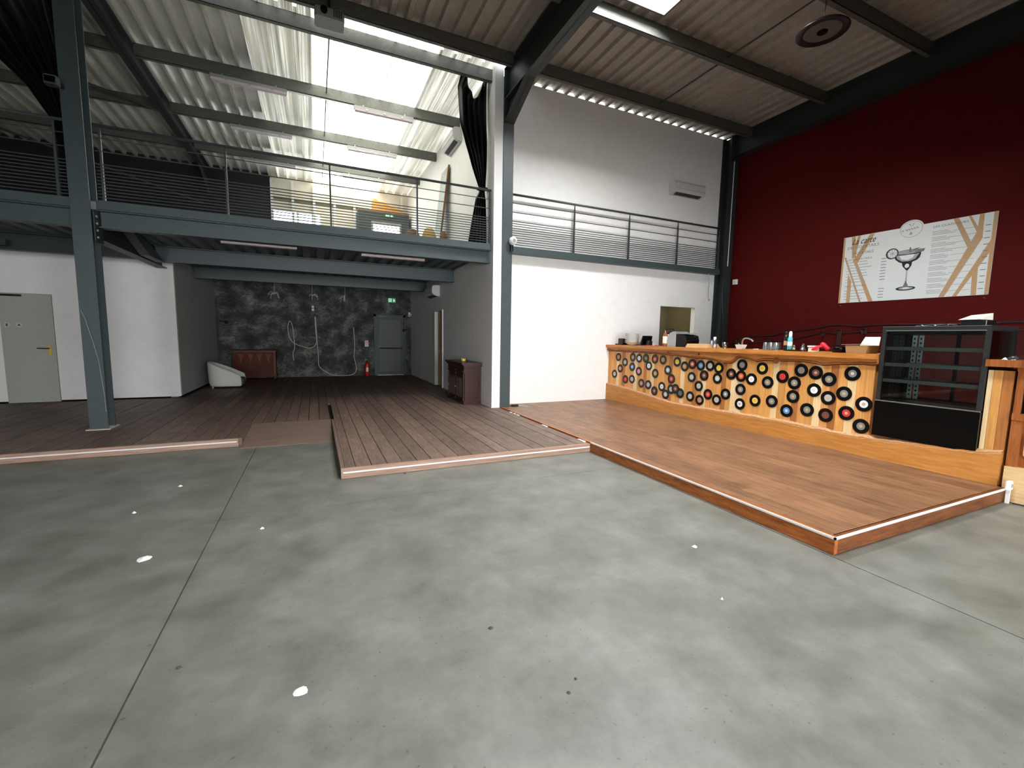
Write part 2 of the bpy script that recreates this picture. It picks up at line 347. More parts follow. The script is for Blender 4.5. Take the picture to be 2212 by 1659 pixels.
o = MB(); o.box(XLEFT, -5.12, 10.9, 10.98, HS + 0.03, 2.86); o.box(-4.40, -2.55, 10.9, 10.98, HS + 0.03, 2.86); o.box(-5.12, -4.40, 10.9, 10.98, 2.10, 2.86)
S(o.build('wall_partition', 'white_wall'), 'white partition wall with a door behind the free-standing column', 'wall')
B0 = MB(); B0.box(XLEFT, -1.10, YR, YR + 0.15, 3.0, 6.34); B0.box(XLEFT, -2.62, YR, YR + 0.15, 0, 3.0)
S(B0.build('wall_rear_black', 'black_paint'), 'black rear wall above the mezzanine', 'wall')
S(B(-1.10, XR, YR, YR + 0.15, 3.0, 6.34).build('wall_rear_cream', 'cream_wall'), 'cream rear wall above the mezzanine', 'wall')
# shopfront wall behind the viewer
o = MB(); o.box(XLEFT, -3.6, YF - 0.15, YF, 0, ZD + 0.06); o.box(-2.0, 0.2, YF - 0.15, YF, 0, ZD + 0.06); o.box(-3.6, -2.0, YF - 0.15, YF, 2.6, ZD + 0.06); o.box(4.4, X3, YF - 0.15, YF, 0, ZD + 0.06); o.box(0.2, 4.4, YF - 0.15, YF, 2.6, ZD + 0.06)
S(o.build('wall_front', 'grey_wall'), 'front wall with shop windows behind the viewer', 'wall')
w = thing('window_1', (2.3, YF, 0), 'glazed shopfront behind the viewer', 'window', kind='structure')
for k in range(3):
    x = 0.2 + 1.4 * k; B(x + 0.05, x + 1.35, YF - 0.10, YF - 0.08, 0.08, 2.55).build('pane', 'shopfront_pane', w)
for k in range(4):
    x = 0.2 + 1.4 * k; B(x - 0.05 + (0.05 if k == 0 else 0), x + 0.05 - (0.05 if k == 3 else 0), YF - 0.12, YF - 0.02, 0, 2.6).build('mullion', 'dark_grey', w)
w = thing('alcove_fill_pane', (-2.8, YF, 0), 'unseen glowing pane added behind the viewer to light the alcove wall', 'window', kind='structure')  # unseen emitter added to light the alcove side wall
B(-3.52, -2.08, YF - 0.10, YF - 0.08, 0.08, 2.55).build('pane', 'shopfront_pane', w)
for a, b in ((-3.6, -3.52), (-2.08, -2.0)): B(a, b, YF - 0.12, YF - 0.02, 0, 2.6).build('frame', 'dark_grey', w)
# room seen through the doorway beside the bar
o = MB(); o.box(7.0, 8.9, 9.3, 9.36, 0, 2.6); o.box(6.94, 7.0, YW + 0.13, 9.36, 0, 2.6); o.box(8.9, 8.96, YW + 0.13, 9.36, 0, 2.6); o.box(6.94, 8.96, YW + 0.13, 9.36, 2.6, 2.66)
S(o.build('wall_service_room', 'olive_wall'), 'olive walls of the small room seen through the bar doorway', 'wall')
lt = thing('service_fill_lamp', (8.0, 8.6, 2.5), 'unseen round lamp added to brighten the small room behind the bar', 'lamp'); MB().lathe((8.0, 8.6, 2.56), [(0.14, 0.04), (0.15, 0.02), (0.10, -0.02), (0.002, -0.03)], 20).build('shade', 'service_fill', lt); MB().lathe((8.0, 8.6, 2.60), [(0.16, 0), (0.16, -0.015), (0.14, -0.016)], 20).build('base', 'white_plastic', lt)  # lamp added out of view so the doorway interior looks lit
o = MB(); o.box(XP1, 4.8, 10.9, 12.0, 2.5, 2.55); o.box(4.75, 4.8, 10.9, 12.0, 0, 2.5); o.box(XP1, 4.8, 10.85, 10.9, 0, 2.55); o.box(XP1, 4.8, 12.0, 12.05, 0, 2.55)
S(o.build('wall_side_room', 'dark_grey'), 'dark room behind the narrow alcove doorway', 'wall')

# ------------------------------------------------------------------ roof
ceiling = thing('ceiling', (0, 0, ZD), 'ribbed metal roof sheets seen from below', 'ceiling', kind='structure')
PITCH = 0.245
def sheet(parent, name, x0, n, y0, y1, z, mat, low=0.165, up=0.05, slope=0.016):
    pr = []
    for k in range(n):
        x = x0 + k * PITCH; top = PITCH - low - 2 * slope
        pr += [(x, z), (x + low, z), (x + low + slope, z + up), (x + low + slope + top, z + up)]
    pr.append((x0 + n * PITCH, z))
    m = MB(); m.grid([[(x, y0, zz) for x, zz in pr], [(x, y1, zz) for x, zz in pr]])
    return solid(m.build(name, mat, parent), 0.002)
x = XR - 0.0
while x > XLEFT:                                           # sheets over the mezzanine
    x0 = x - 0.98
    mid = (x0 + x) / 2; mat = 'rooflight_sheet' if 0.0 < mid < 2.1 else ('rooflight_fade' if -0.9 < mid < 3.0 else 'deck_grey')  # outer sheets carry the added glow falloff
    sheet(ceiling, 'roof_sheet' if mat == 'deck_grey' else 'roof_glow_sheet', x0, 4, 7.60, 15.68, ZD, mat, low=0.045, up=0.085, slope=0.012)
    x = x0
SKX0, SKX1, SKY0, SKY1 = 3.60, 3.60 + 5 * PITCH, 4.12, 5.42
fl = dict(low=0.07, up=0.055, slope=0.025)
x = SKX1
while x < X3: sheet(ceiling, 'roof_sheet', x, 4, YF, 7.85, ZD, 'deck_front', **fl); x += 0.98
sheet(ceiling, 'roof_sheet', SKX0, 5, SKY1, 7.85, ZD, 'deck_front', **fl); sheet(ceiling, 'roof_sheet', SKX0, 5, YF, SKY0, ZD, 'deck_front', **fl)
x = SKX0
SX0, SX1, SY0_, SY1_ = SKX0 - 2 * 0.98, SKX0 - 2 * 0.98 + 5 * PITCH, 0.98, 2.38
while x > XLEFT:
    x0 = x - 0.98
    if x0 < SX1 - 0.01 and x > SX0 + 0.01:
        sheet(ceiling, 'roof_sheet', x0, 4, YF, SY0_, ZD, 'deck_front', **fl); sheet(ceiling, 'roof_sheet', x0, 4, SY1_, 7.50, ZD, 'deck_front', **fl)
        if x > SX1 + 0.01: sheet(ceiling, 'roof_sheet', SX1, 3, SY0_, SY1_, ZD, 'deck_front', **fl)
    else: sheet(ceiling, 'roof_sheet', x0, 4, YF, 7.50, ZD, 'deck_front', **fl)
    x = x0
def skylight(x0, x1, y0, y1, label):
    t = thing('window_2', ((x0 + x1) / 2, (y0 + y1) / 2, ZD), label, 'skylight', kind='structure')
    cz = ZD + 0.42
    for a in ((x0, x1, y0 - 0.03, y0), (x0, x1, y1, y1 + 0.03), (x0 - 0.03, x0, y0 - 0.03, y1 + 0.03), (x1, x1 + 0.03, y0 - 0.03, y1 + 0.03)):
        B(*a, ZD - 0.02, cz).build('kerb', 'galvanised', t)
    B(x0 - 0.02, x1 + 0.02, y0 - 0.02, y1 + 0.02, cz, cz + 0.02).build('dome', 'dome_opal', t)
skylight(SX0 + 0.03, SX1 - 0.03, SY0_ + 0.03, SY1_ - 0.03, 'bright square skylight in the roof above the open floor')
skylight(SKX0 + 0.03, SKX1 - 0.03, SKY0 + 0.03, SKY1 - 0.03, 'bright square skylight in the roof in front of the white wall')

def purlin(x0, x1, y, label, mat='galvanised', h=0.2, z0=6.0, w=0.07):
    m = MB(); m.box(x0, x1, y - 0.004, y + 0.004, z0, z0 + h); m.box(x0, x1, y - 0.004, y + w, z0, z0 + 0.006); m.box(x0, x1, y - 0.004, y + w, z0 + h - 0.006, z0 + h); m.box(x0, x1, y + w - 0.006, y + w, z0, z0 + 0.02)
    return S(m.build('purlin', mat), label, 'purlin')
ords = ['first', 'second', 'third', 'fourth', 'fifth', 'sixth', 'seventh', 'eighth', 'ninth', 'tenth', 'eleventh', 'twelfth', 'thirteenth', 'fourteenth']
for k, y in enumerate((7.74, 9.66, 11.67, 13.65)):
    purlin(-2.60, XR, y, '%s galvanised roof purlin over the mezzanine bay counting from the railing' % ords[k])
    purlin(XLEFT, -2.80, y, '%s galvanised roof purlin left of the free-standing column line' % ords[k])
for k, y in enumerate((7.15, 5.58, 4.02, 2.46, 0.9, -0.7, -2.3, -3.9)):
    if k < 2 or k > 2: purlin(3.42, X3 - 0.2, y, '%s grey roof purlin over the bar bay counting from the white wall' % ords[k])
    else: purlin(3.42, X3 - 0.2, y, 'grey roof purlin over the bar bay along the near skylight edge')
    purlin(-2.60, 3.18, y, '%s roof purlin over the open floor counting from the mezzanine' % ords[k])
def ibeam(m, x, y0, y1, z0, z1, w=0.2, axis='y', tf=0.014, tw=0.01):
    if axis == 'y': m.box(x - w / 2, x + w / 2, y0, y1, z0, z0 + tf); m.box(x - w / 2, x + w / 2, y0, y1, z1 - tf, z1); m.box(x - tw / 2, x + tw / 2, y0, y1, z0, z1)
    else: m.box(y0, y1, x - w / 2, x + w / 2, z0, z0 + tf); m.box(y0, y1, x - w / 2, x + w / 2, z1 - tf, z1); m.box(y0, y1, x - tw / 2, x + tw / 2, z0, z1)
    return m
m = ibeam(MB(), 3.30, YF, 7.58, 5.66, 6.19)
m.prism([(7.58, 5.66), (6.75, 5.66), (7.58, 5.28)], 'x', 3.29, 3.31); m.add([(3.2, 6.75, 5.66), (3.4, 6.75, 5.66), (3.4, 7.58, 5.28), (3.2, 7.58, 5.28)], [(0, 1, 2, 3)])
S(m.build('roof_beam', 'steel_dark'), 'dark steel rafter rising over the hall from the centre column', 'beam')
S(ibeam(MB(), 9.10, YF, 7.58, 5.72, 6.19).build('roof_beam', 'steel_dark'), 'dark steel rafter along the top of the red wall', 'beam')
m = ibeam(MB(), -2.69, 7.85, 15.58, 5.93, 6.19, w=0.17); m.prism([(15.58, 5.93), (14.4, 5.93), (15.58, 5.45)], 'x', -2.70, -2.68)
S(m.build('roof_beam', 'steel_dark'), 'steel rafter running back over the mezzanine from the free-standing column', 'beam')
S(ibeam(MB(), -2.70, YF, 7.55, 5.66, 6.19).build('roof_beam', 'steel_dark'), 'steel rafter over the hall from the free-standing column', 'beam')
for x, y0, y1, lab in ((6.35, -2, 7.2, 'thin dark sag rod under the roof above the bar'), (0.34, 7.8, 15.4, 'thin sag rod under the mezzanine roof sheets')):
    S(MB().cyl((x, y0, 6.10), (x, y1, 6.10), 0.012, n=6).build('sag_rod', 'steel_dark' if x > 1 else 'galvanised'), lab, 'rod')
for k, y in enumerate((9.70, 11.71)):
    tag(MB().cyl((0.36, y, 5.62), (0.36, y, 6.19), 0.014, n=6).build('hanger_rod', 'white_metal'), 'white hanger rod at the %s purlin above the mezzanine' % ('nearer' if k == 0 else 'farther'), 'rod')
S(MB().cyl((-2.75, 15.3, 5.1), (-8.0, 12.3, 6.1), 0.025, n=8).build('brace_rod', 'steel_dark'), 'diagonal wind brace under the roof left of the rafter', 'brace')
S(MB().cyl((-2.6, 11.7, 5.95), (-5.2, 9.7, 5.9), 0.022, n=8).build('brace_rod', 'steel_dark'), 'short diagonal roof brace beside the free-standing column', 'brace')

# ------------------------------------------------------------------ columns and mezzanine
def hcolumn(name, cx, y0, y1, w, z0, z1, label, mat='steel_paint', plate=True):
    t = thing(name, (cx, (y0 + y1) / 2, z0), label, 'column', kind='structure')
    B(cx - w / 2, cx + w / 2, y0, y0 + 0.016, z0, z1).build('flange', mat, t); B(cx - w / 2, cx + w / 2, y1 - 0.016, y1, z0, z1).build('flange', mat, t)
    B(cx - 0.006, cx + 0.006, y0 + 0.016, y1 - 0.016, z0, z1).build('web', mat, t)
    return t
c2 = hcolumn('column', -2.72, 7.62, 7.86, 0.2, HS + 0.012, 6.19, 'free-standing grey steel column on the wooden stage')
B(-2.85, -2.59, 7.58, 7.90, HS, HS + 0.012).build('base_plate', 'scuff_board', c2)
B(-2.60, -2.588, 7.62, 7.86, 2.62, 3.02).build('end_plate', 'steel_dark', c2)
for k in range(4): MB().cyl((-2.588, 7.68, 2.68 + 0.09 * k), (-2.572, 7.68, 2.68 + 0.09 * k), 0.016, n=6).build('bolt', 'alu', c2)
hcolumn('column', 3.30, 7.58, 7.83, 0.2, HS + 0.002, 6.19, 'grey steel column between the alcove and the white wall')
hcolumn('column', 9.08, 7.58, 7.83, 0.26, 0, 6.19, 'dark steel column in the corner of the red wall', 'steel_dark')
# cobweb strands on the free-standing column
tag(MB().tube([(-2.80, 7.60, 1.72), (-2.76, 7.60, 1.60), (-2.74, 7.595, 1.50), (-2.70, 7.60, 1.30), (-2.66, 7.60, 1.05), (-2.63, 7.60, 0.6), (-2.625, 7.60, 0.35)], 0.004, 4).build('cobweb', 'grey_plastic'), 'dusty cobweb strand trailing down the free-standing column', 'cobweb')

mez = thing('mezzanine_floor', (0, YC, 3.0), 'grey steel edge and deck of the mezzanine floor', 'mezzanine', kind='structure')
B(-2.58, 3.02, 7.68, 7.76, 3.05, 3.165).build('edge_channel', 'steel_paint', mez)
B(XLEFT, -2.84, 7.68, 7.76, 3.05, 3.165).build('edge_channel', 'steel_paint', mez)
B(3.42, 8.94, 7.68, 7.835, 3.04, 3.165).build('edge_channel', 'steel_paint', mez)
ibeam(MB(), 7.80, -2.58, 3.02, 2.82, 3.05, w=0.16, axis='x').build('edge_beam', 'steel_paint', mez)
ibeam(MB(), 7.80, XLEFT, -2.84, 2.82, 3.05, w=0.16, axis='x').build('edge_beam', 'steel_paint', mez)
ibeam(MB(), 10.08, -2.60, 3.02, 2.72, 3.0, w=0.16, axis='x').build('cross_beam', 'steel_paint', mez)
ibeam(MB(), 12.80, -2.60, 3.02, 2.74, 3.0, w=0.16, axis='x').build('cross_beam', 'steel_paint', mez)
ibeam(MB(), 9.9, XLEFT, -2.84, 2.72, 3.0, w=0.16, axis='x').build('cross_beam', 'steel_dark', mez)
ibeam(MB(), -2.72, 7.88, 10.88, 2.70, 3.0, w=0.16).build('main_beam', 'steel_dark', mez)
MB().prism([(10.0, 2.70), (9.2, 2.70), (8.4, 2.96), (9.0, 2.96)], 'x', -2.58, -2.45).build('knee_brace', 'steel_dark', mez)
MB().prism([(-5.6, 2.62), (-5.4, 2.60), (-4.4, 2.78), (-4.4, 2.86)], 'y', 9.70, 9.80).build('knee_brace', 'steel_dark', mez)
x = 3.02
while x > XLEFT:
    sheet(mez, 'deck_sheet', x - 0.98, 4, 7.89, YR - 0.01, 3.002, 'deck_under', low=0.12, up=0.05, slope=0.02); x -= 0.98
B(XLEFT, 3.02, 7.77, YR - 0.01, 3.06, 3.16).build('floor_slab', 'grey_plastic', mez)

mz2 = thing('front_light_blocker', (0, -2.7, 2.6), 'unseen slab and beam added behind the viewer to shade the upper walls', 'mezzanine', kind='structure')  # unseen slab and beam added to keep front light off the upper walls
B(XLEFT, X3, YF, -0.42, 2.98, 3.12).build('floor_slab', 'grey_plastic', mz2); B(XLEFT, X3, -0.42, -0.30, 2.55, 3.16).build('edge_beam', 'steel_dark', mz2)
def railing(x0, x1, posts, label):
    t = thing('railing', ((x0 + x1) / 2, 7.72, 3.165), label, 'railing')
    MB().cyl((x0, 7.72, 4.12), (x1, 7.72, 4.12), 0.021, n=10).build('handrail', 'rail_steel', t, True)
    for p in posts:
        MB().prism([(p - 0.006, 3.165), (p + 0.006, 3.165), (p + 0.006, 4.10), (p - 0.006, 4.10)], 'y', 7.715, 7.725).build('post', 'rail_steel', t) if False else \
        MB().prism([(7.70, 3.165), (7.745, 3.165), (7.74, 3.95), (7.722, 4.10), (7.71, 3.95)], 'x', p - 0.012, p + 0.012).build('post', 'rail_steel', t)
    zs = [3.965, 3.80] + [3.635 - 0.0425 * k for k in range(11)]
    for z in zs: MB().cyl((x0, 7.72, z), (x1, 7.72, z), 0.0075, n=6).build('bar', 'rail_steel', t)
    return t
railing(-2.56, 3.02, (-2.50, -1.105, 0.289, 1.666, 3.0), 'steel balcony railing in front of the bright mezzanine')
railing(3.42, 8.93, (3.44, 4.83, 6.21, 7.586, 8.90), 'steel railing in front of the white wall above the bar')
railing(XLEFT + 0.02, -2.86, (-2.95, -4.35, -5.75, -7.15, -8.5), 'steel railing left of the free-standing column')

# ------------------------------------------------------------------ wooden stage
stage = thing('wooden_stage', (0, YS1, 0), 'low weathered brown plank stage running into the alcove', 'stage')
B(0.25, 3.17, 4.61, YB - 0.01, 0.002, 0.07).build('frame', 'black_paint', stage); B(-6.6, -0.93, 6.44, YB - 0.01, 0.002, 0.07).build('frame', 'black_paint', stage); B(-0.93, 0.24, 7.42, YB - 0.01, 0.002, 0.07).build('frame', 'black_paint', stage)
pw = 0.158; k = 0; x = 3.188
while x > -6.5:
    x0 = x - pw
    ys = 4.60 if x0 > 0.10 else (7.42 if x0 > -0.95 else 6.44)
    brk = [ys, 9.15 if k % 7 else 8.2 + 0.5 * (k % 3), 12.3 + 0.35 * ((k * 5) % 4 - 1.5), YB - 0.012]
    for a, b in zip(brk[:-1], brk[1:]):
        if a < 10.95 or x0 > -2.62: piece('plank', 'stage_wood', stage, max(x0 + 0.0035, 0.241) if (x0 > 0.10 and a < 7.3) else x0 + 0.0035, x - 0.0035, a + 0.002, (b if x0 > -2.62 else min(b, 10.97)) - 0.002, 0.07, HS - 0.0015 * ((k * 7) % 3))
    x = x0; k += 1
fr = B(0.20, 3.19, YS1, YS1 + 0.038, 0.003, HS).build('edge_board', 'fascia_wood', stage)
B(0.22, 3.185, YS1 - 0.006, YS1, 0.058, 0.072).build('led_strip', 'white_plastic', fr)
fr = B(-6.5, -0.935, YS2, YS2 + 0.038, 0.003, HS).build('edge_board', 'fascia_wood', stage)
B(-6.5, -0.95, YS2 - 0.006, YS2, 0.058, 0.072).build('led_strip', 'white_plastic', fr)
B(0.20, 0.238, YS1 + 0.038, 7.40, 0.003, HS).build('edge_board', 'stage_wood', stage)
B(-0.935, -0.90, YS2 + 0.038, 7.40, 0.003, HS).build('edge_board', 'stage_wood', stage)
# ramp let into the stage front: four boards laid across the slope
ramp_t = thing('wooden_ramp', (-0.35, 6.26, 0), 'short brown plank ramp let into the stage front', 'ramp')
for q in range(5):
    y0 = 6.26 + q * 0.23; z0 = 0.012 + (HS - 0.012) * q / 5; z1 = 0.012 + (HS - 0.012) * (q + 1) / 5
    m = MB(); m.prism([(y0 + 0.002, 0.001), (y0 + 0.228, 0.001), (y0 + 0.228, z1), (y0 + 0.002, z0)], 'x', -0.895, 0.195); m.build('board', 'ramp_wood', ramp_t)

# ------------------------------------------------------------------ bar platform
PX0, PX1, PY0, PY1 = 3.195, 5.85, 1.66, YW - 0.005
plat = thing('bar_platform', (4.5, PY0, 0), 'low varnished wooden platform in front of the bar', 'platform')
B(PX0 + 0.04, 5.85, PY0 + 0.04, PY1, 0.002, 0.1).build('frame', 'black_paint', plat); B(5.851, 6.56, 1.725, PY1, 0.002, HB - 0.001).build('frame', 'black_paint', plat)
x = PX0 + 0.04; k = 0; pw = 0.1065
while x < PX1 - 0.02:
    brk = [PY0 + 0.03] + [PY0 + 0.4 + 1.9 * j + ((k * 37) % 17) / 17 * 1.5 for j in range(3)] + [PY1]
    x1 = x + pw; off = 0.21 if x1 > 3.41 else 0
    for a, b in zip(brk[:-1], brk[1:]):
        b = min(b, PY1 if x > 3.4 else 7.56)
        if b - a > 0.05: piece('plank', 'platform_wood', plat, x + 0.0008, min(x1, PX1) - 0.0008, a + 0.0008, b - 0.0008, 0.1, HB)
    x = x1; k += 1
fr = B(PX0, PX0 + 0.038, PY0, 7.56, 0.003, HB).build('edge_board', 'platform_edge', plat)
B(PX0 - 0.008, PX0 + 0.004, PY0 - 0.008, YS1 - 0.01, HB - 0.012, HB + 0.003).build('led_strip', 'white_plastic', fr)
fr = B(PX0 + 0.038, 5.85, PY0, PY0 + 0.038, 0.003, HB).build('edge_board', 'platform_edge_shaded', plat)
B(PX0 - 0.008, 5.80, PY0 - 0.008, PY0 + 0.004, HB - 0.012, HB + 0.003).build('led_strip', 'white_plastic', fr)

# ------------------------------------------------------------------ bar counter
XF = 5.89
bar = thing('bar_counter', (6.2, 4.7, HB), 'long pine bar counter with live-edge boards and vinyl records on its front', 'bar counter')
B(5.915, 6.50, 2.80, YW - 0.005, HB, 1.27).build('carcass', 'pine_dark', bar)
B(5.915, 6.50, 1.72, 2.80, HB, 0.395).build('carcass', 'pine_dark', bar)
y = YW - 0.006; k = 0
pale = {3, 9, 14, 22, 27, 33, 34, 40, 46, 50}; dark = {5, 12, 19, 25, 31, 43, 48}
while y > 2.82:
    wd = (0.088, 0.105, 0.096, 0.09)[k % 4]; y0 = max(y - wd, 2.785)
    piece('plank', 'pine_pale' if k in pale else ('pine_dark' if k in dark else 'pine'), bar, XF, 5.914, y0 + 0.001, y - 0.001, HB, 1.26); y = y0; k += 1
for y0, y1, mt in ((1.86, 1.895, 'pine_pale'), (1.795, 1.858, 'pine'), (1.722, 1.793, 'pine_dark')):
    piece('plank', mt, bar, XF, 5.914, y0, y1, HB, 1.215)
B(5.92, 6.45, 1.722, 1.895, 0.396, 1.215).build('end_post', 'pine', bar)
def wavy(pts, n=60, amp=0.006, seed=1):
    rnd = random.Random(seed); out = []
    ys = [p[0] for p in pts]
    for i in range(n + 1):
        y = pts[0][0] + (pts[-1][0] - pts[0][0]) * i / n
        for (a, za), (b, zb) in zip(pts[:-1], pts[1:]):
            if min(a, b) - 1e-6 <= y <= max(a, b) + 1e-6:
                t = (y - a) / (b - a); t = t * t * (3 - 2 * t) * 0.5 + t * 0.5; z = za + (zb - za) * t; break
        out.append((y, z + rnd.uniform(-amp, amp)))
    return out
PL = [(YW - 0.006, 0.472), (7.34, 0.447), (6.83, 0.401), (6.365, 0.359), (5.885, 0.31), (5.357, 0.318), (4.635, 0.34), (4.17, 0.344), (3.76, 0.355), (3.4, 0.342), (3.07, 0.338), (2.78, 0.350), (2.475, 0.372), (2.165, 0.395), (1.89, 0.424), (1.725, 0.447)]
pe = wavy(PL, 90, 0.005, 3)
pl = MB().prism([(YW - 0.006, HB + 0.001)] + pe + [(1.725, HB + 0.001)], 'x', 5.845, XF - 0.001).build('plinth_board', 'plinth_wood', bar)
rows = [[(5.843, y, z - 0.012 - 0.012 * abs(math.sin(y * 9))) for y, z in pe], [(5.852, y, z + 0.004) for y, z in pe], [(5.887, y, z + 0.018 + 0.010 * abs(math.sin(y * 7))) for y, z in pe]]
MB().grid(rows).build('bark_edge', 'bark_edge', pl)
FA = [(YW - 0.006, 1.205), (6.816, 1.208), (6.18, 1.197), (5.73, 1.182), (5.42, 1.165), (5.1, 1.16), (4.85, 1.12), (4.74, 1.112), (4.66, 1.15), (4.60, 1.21), (4.467, 1.211), (4.3, 1.17), (4.1, 1.196), (3.834, 1.20), (3.589, 1.205), (3.358, 1.172), (3.2, 1.20), (3.048, 1.208), (2.785, 1.215)]
fe = wavy(FA, 100, 0.004, 5)
fa = MB().prism([(YW - 0.006, 1.268)] + fe + [(2.785, 1.268)], 'x', 5.845, XF - 0.001).build('live_edge_fascia', 'slab_wood', bar)
rows = [[(5.843, y, z + 0.016 + 0.008 * abs(math.sin(y * 5))) for y, z in fe], [(5.846, y, z - 0.002) for y, z in fe], [(5.887, y, z - 0.02) for y, z in fe]]
MB().grid(rows).build('bark_edge', 'bark_dark', fa)
for yy, zz, r in ((6.02, 1.235, 0.022), (5.33, 1.225, 0.026), (3.98, 1.19, 0.045)): MB().lathe((5.844, yy, zz), [(r, 0), (r * 0.8, -0.002), (0.001, -0.002)], 14, 'x').build('knot', 'bark_dark', fa)
B(5.80, 6.56, 2.79, YW - 0.006, 1.27, 1.328).build('countertop', 'slab_wood', bar)

# ------------------------------------------------------------------ vinyl records screwed to the bar front
RP = [(7.487, 1.072), (7.266, 0.976), (7.03, 1.117), (6.838, 1.08), (6.643, 1.108), (6.396, 1.103), (6.182, 1.087), (6.552, 0.946), (7.416, 0.835), (7.035, 0.895), (6.832, 0.819), (7.599, 0.704), (7.233, 0.619), (7.028, 0.643), (6.369, 0.814), (6.048, 0.902), (5.951, 0.749), (6.742, 0.587), (6.544, 0.58), (6.369, 0.473), (6.18, 0.583), (6.077, 0.412), (5.944, 0.56), (5.831, 0.581), (5.719, 0.515), (5.835, 1.066), (5.657, 0.996), (5.489, 1.097), (5.309, 1.035), (5.12, 1.09), (4.949, 1.038), (5.489, 0.823), (5.227, 0.873), (4.964, 0.849), (5.326, 0.686), (5.498, 0.487), (5.291, 0.452), (5.128, 0.569), (4.953, 0.502), (4.793, 0.615), (4.715, 0.94), (4.538, 0.923), (4.536, 1.128), (4.536, 0.72), (4.529, 0.497), (4.366, 0.892), (4.207, 1.106), (4.111, 0.871), (3.901, 0.972), (4.284, 0.584), (4.028, 0.609), (3.806, 0.51), (3.731, 0.902), (3.734, 0.716), (3.654, 1.078), (3.468, 1.079), (3.303, 0.991), (3.47, 0.834), (3.293, 0.755), (3.536, 0.565), (3.304, 0.533), (3.072, 0.598), (3.118, 0.832), (3.047, 1.084), (2.898, 0.734), (2.905, 0.464)]
RC = 'tan silver tan white green orange tan white tan blue pink silver red silver tan silver red tan silver brown white silver silver brown green yellow tan orange blue silver yellow silver brown silver silver silver tan red silver grey brown orange grey grey white white yellow grey red yellow grey blue grey grey grey brown grey white silver grey brown red grey grey white grey'.split()
rec0 = thing('vinyl_record', (XF - 0.004, 0, 0), 'x', 'record', 'vinyl records on the bar front')
MB().lathe((XF - 0.004, 0, 0), [(0.004, 0), (0.0885, 0), (0.0885, -0.0025), (0.048, -0.0025), (0.004, -0.003)], 40, 'x').build('disc', 'vinyl', rec0)
MB().lathe((XF - 0.004, 0, 0), [(0.045, -0.0028), (0.045, -0.0038), (0.018, -0.0038)], 32, 'x').build('paper_label', 'label_tan', rec0)
MB().lathe((XF - 0.004, 0, 0), [(0.019, -0.0030), (0.019, -0.0046), (0.001, -0.0046)], 20, 'x').build('label_centre', 'label_core', rec0)
MB().cyl((XF - 0.0092, 0, 0), (XF - 0.004, 0, 0), 0.004, n=8).build('screw', 'alu', rec0)
order = sorted(range(66), key=lambda i: -RP[i][0])
rowof = lambda z: 'top' if z > 0.94 else ('middle' if z > 0.66 else 'bottom')
cnt = {}; tot = {}
for i in order: tot[(RC[i], rowof(RP[i][1]))] = tot.get((RC[i], rowof(RP[i][1])), 0) + 1
for n_, i in enumerate(order):
    yy, zz = RP[i]; key = (RC[i], rowof(zz)); cnt[key] = cnt.get(key, 0) + 1
    r = rec0 if n_ == 0 else copy_tree(rec0)
    fwd = 0.0051 if i in (24, 41) else (0.0102 if i == 23 else 0.0)
    zlo = max(z for y, z in pe if abs(y - yy) < 0.09) + 0.03 + 0.089; zhi = min(z for y, z in fe if abs(y - yy) < 0.09) - 0.024 - 0.089
    r.location = (XF - 0.004 - fwd, yy, min(max(zz, zlo), zhi))
    col = {'tan': 'tan', 'grey': 'dark grey', 'silver': 'light silver'}.get(RC[i], RC[i])
    if tot[key] == 1: r['label'] = 'only vinyl record with %s label in the bar front\'s %s rows' % (col, key[1])
    else: r['label'] = '%s %s-labelled vinyl record from the white wall in the bar\'s %s rows' % (ords[cnt[key] - 1], col.replace(' ', '-'), key[1])
    for ch in [q for q in bpy.data.objects if q.parent == r]:
        if ch.name.startswith('paper_label'): ch.material_slots[0].link = 'OBJECT'; ch.material_slots[0].material = MATS['label_' + RC[i]]
        if ch.name.startswith('label_centre') and (i % 3 == 0): ch.material_slots[0].link = 'OBJECT'; ch.material_slots[0].material = MATS['label_core_light' if i % 2 else 'label_' + RC[i]]

# ------------------------------------------------------------------ refrigerated display case let into the bar
dc = thing('display_case', (6.2, 2.34, 0.40), 'black refrigerated display case with three glass shelves let into the bar', 'display case')
CY0, CY1, CX0, CX1, CZ0, CZ1 = 1.905, 2.775, 5.86, 6.46, 0.402, 1.64
B(CX0 - 0.012, CX1, CY0 - 0.004, CY1, CZ0 + 0.0, 0.80).build('base_panel', 'black_gloss', dc)
B(CX0 + 0.01, CX0 + 0.3, CY0 + 0.02, CY1 - 0.02, 0.80, 0.812).build('deck', 'alu', dc)
B(CX0 - 0.014, CX0 + 0.008, CY0, CY1, 0.80, 0.812).build('trim', 'chrome', dc)
for yy in (CY0, CY1 - 0.035):
    B(CX0, CX0 + 0.035, yy, yy + 0.035, 0.812, CZ1 - 0.05).build('post', 'case_frame', dc); B(CX1 - 0.05, CX1, yy, yy + 0.035, 0.80, CZ1 - 0.05).build('post', 'black_plastic', dc)
B(CX0, CX1, CY0, CY1, CZ1 - 0.05, CZ1).build('top', 'case_frame', dc)
B(CX0 - 0.004, CX0 + 0.0, CY0, CY1, CZ1 - 0.006, CZ1).build('trim', 'chrome', dc); B(CX0 - 0.003, CX0, CY0 + 0.03, CY1 - 0.03, CZ1 - 0.05, CZ1 - 0.044).build('trim', 'alu', dc)
B(CX0 + 0.06, CX1 - 0.06, CY0 + 0.04, CY1 - 0.04, CZ1 - 0.085, CZ1 - 0.051).build('lamp_channel', 'black_plastic', dc)
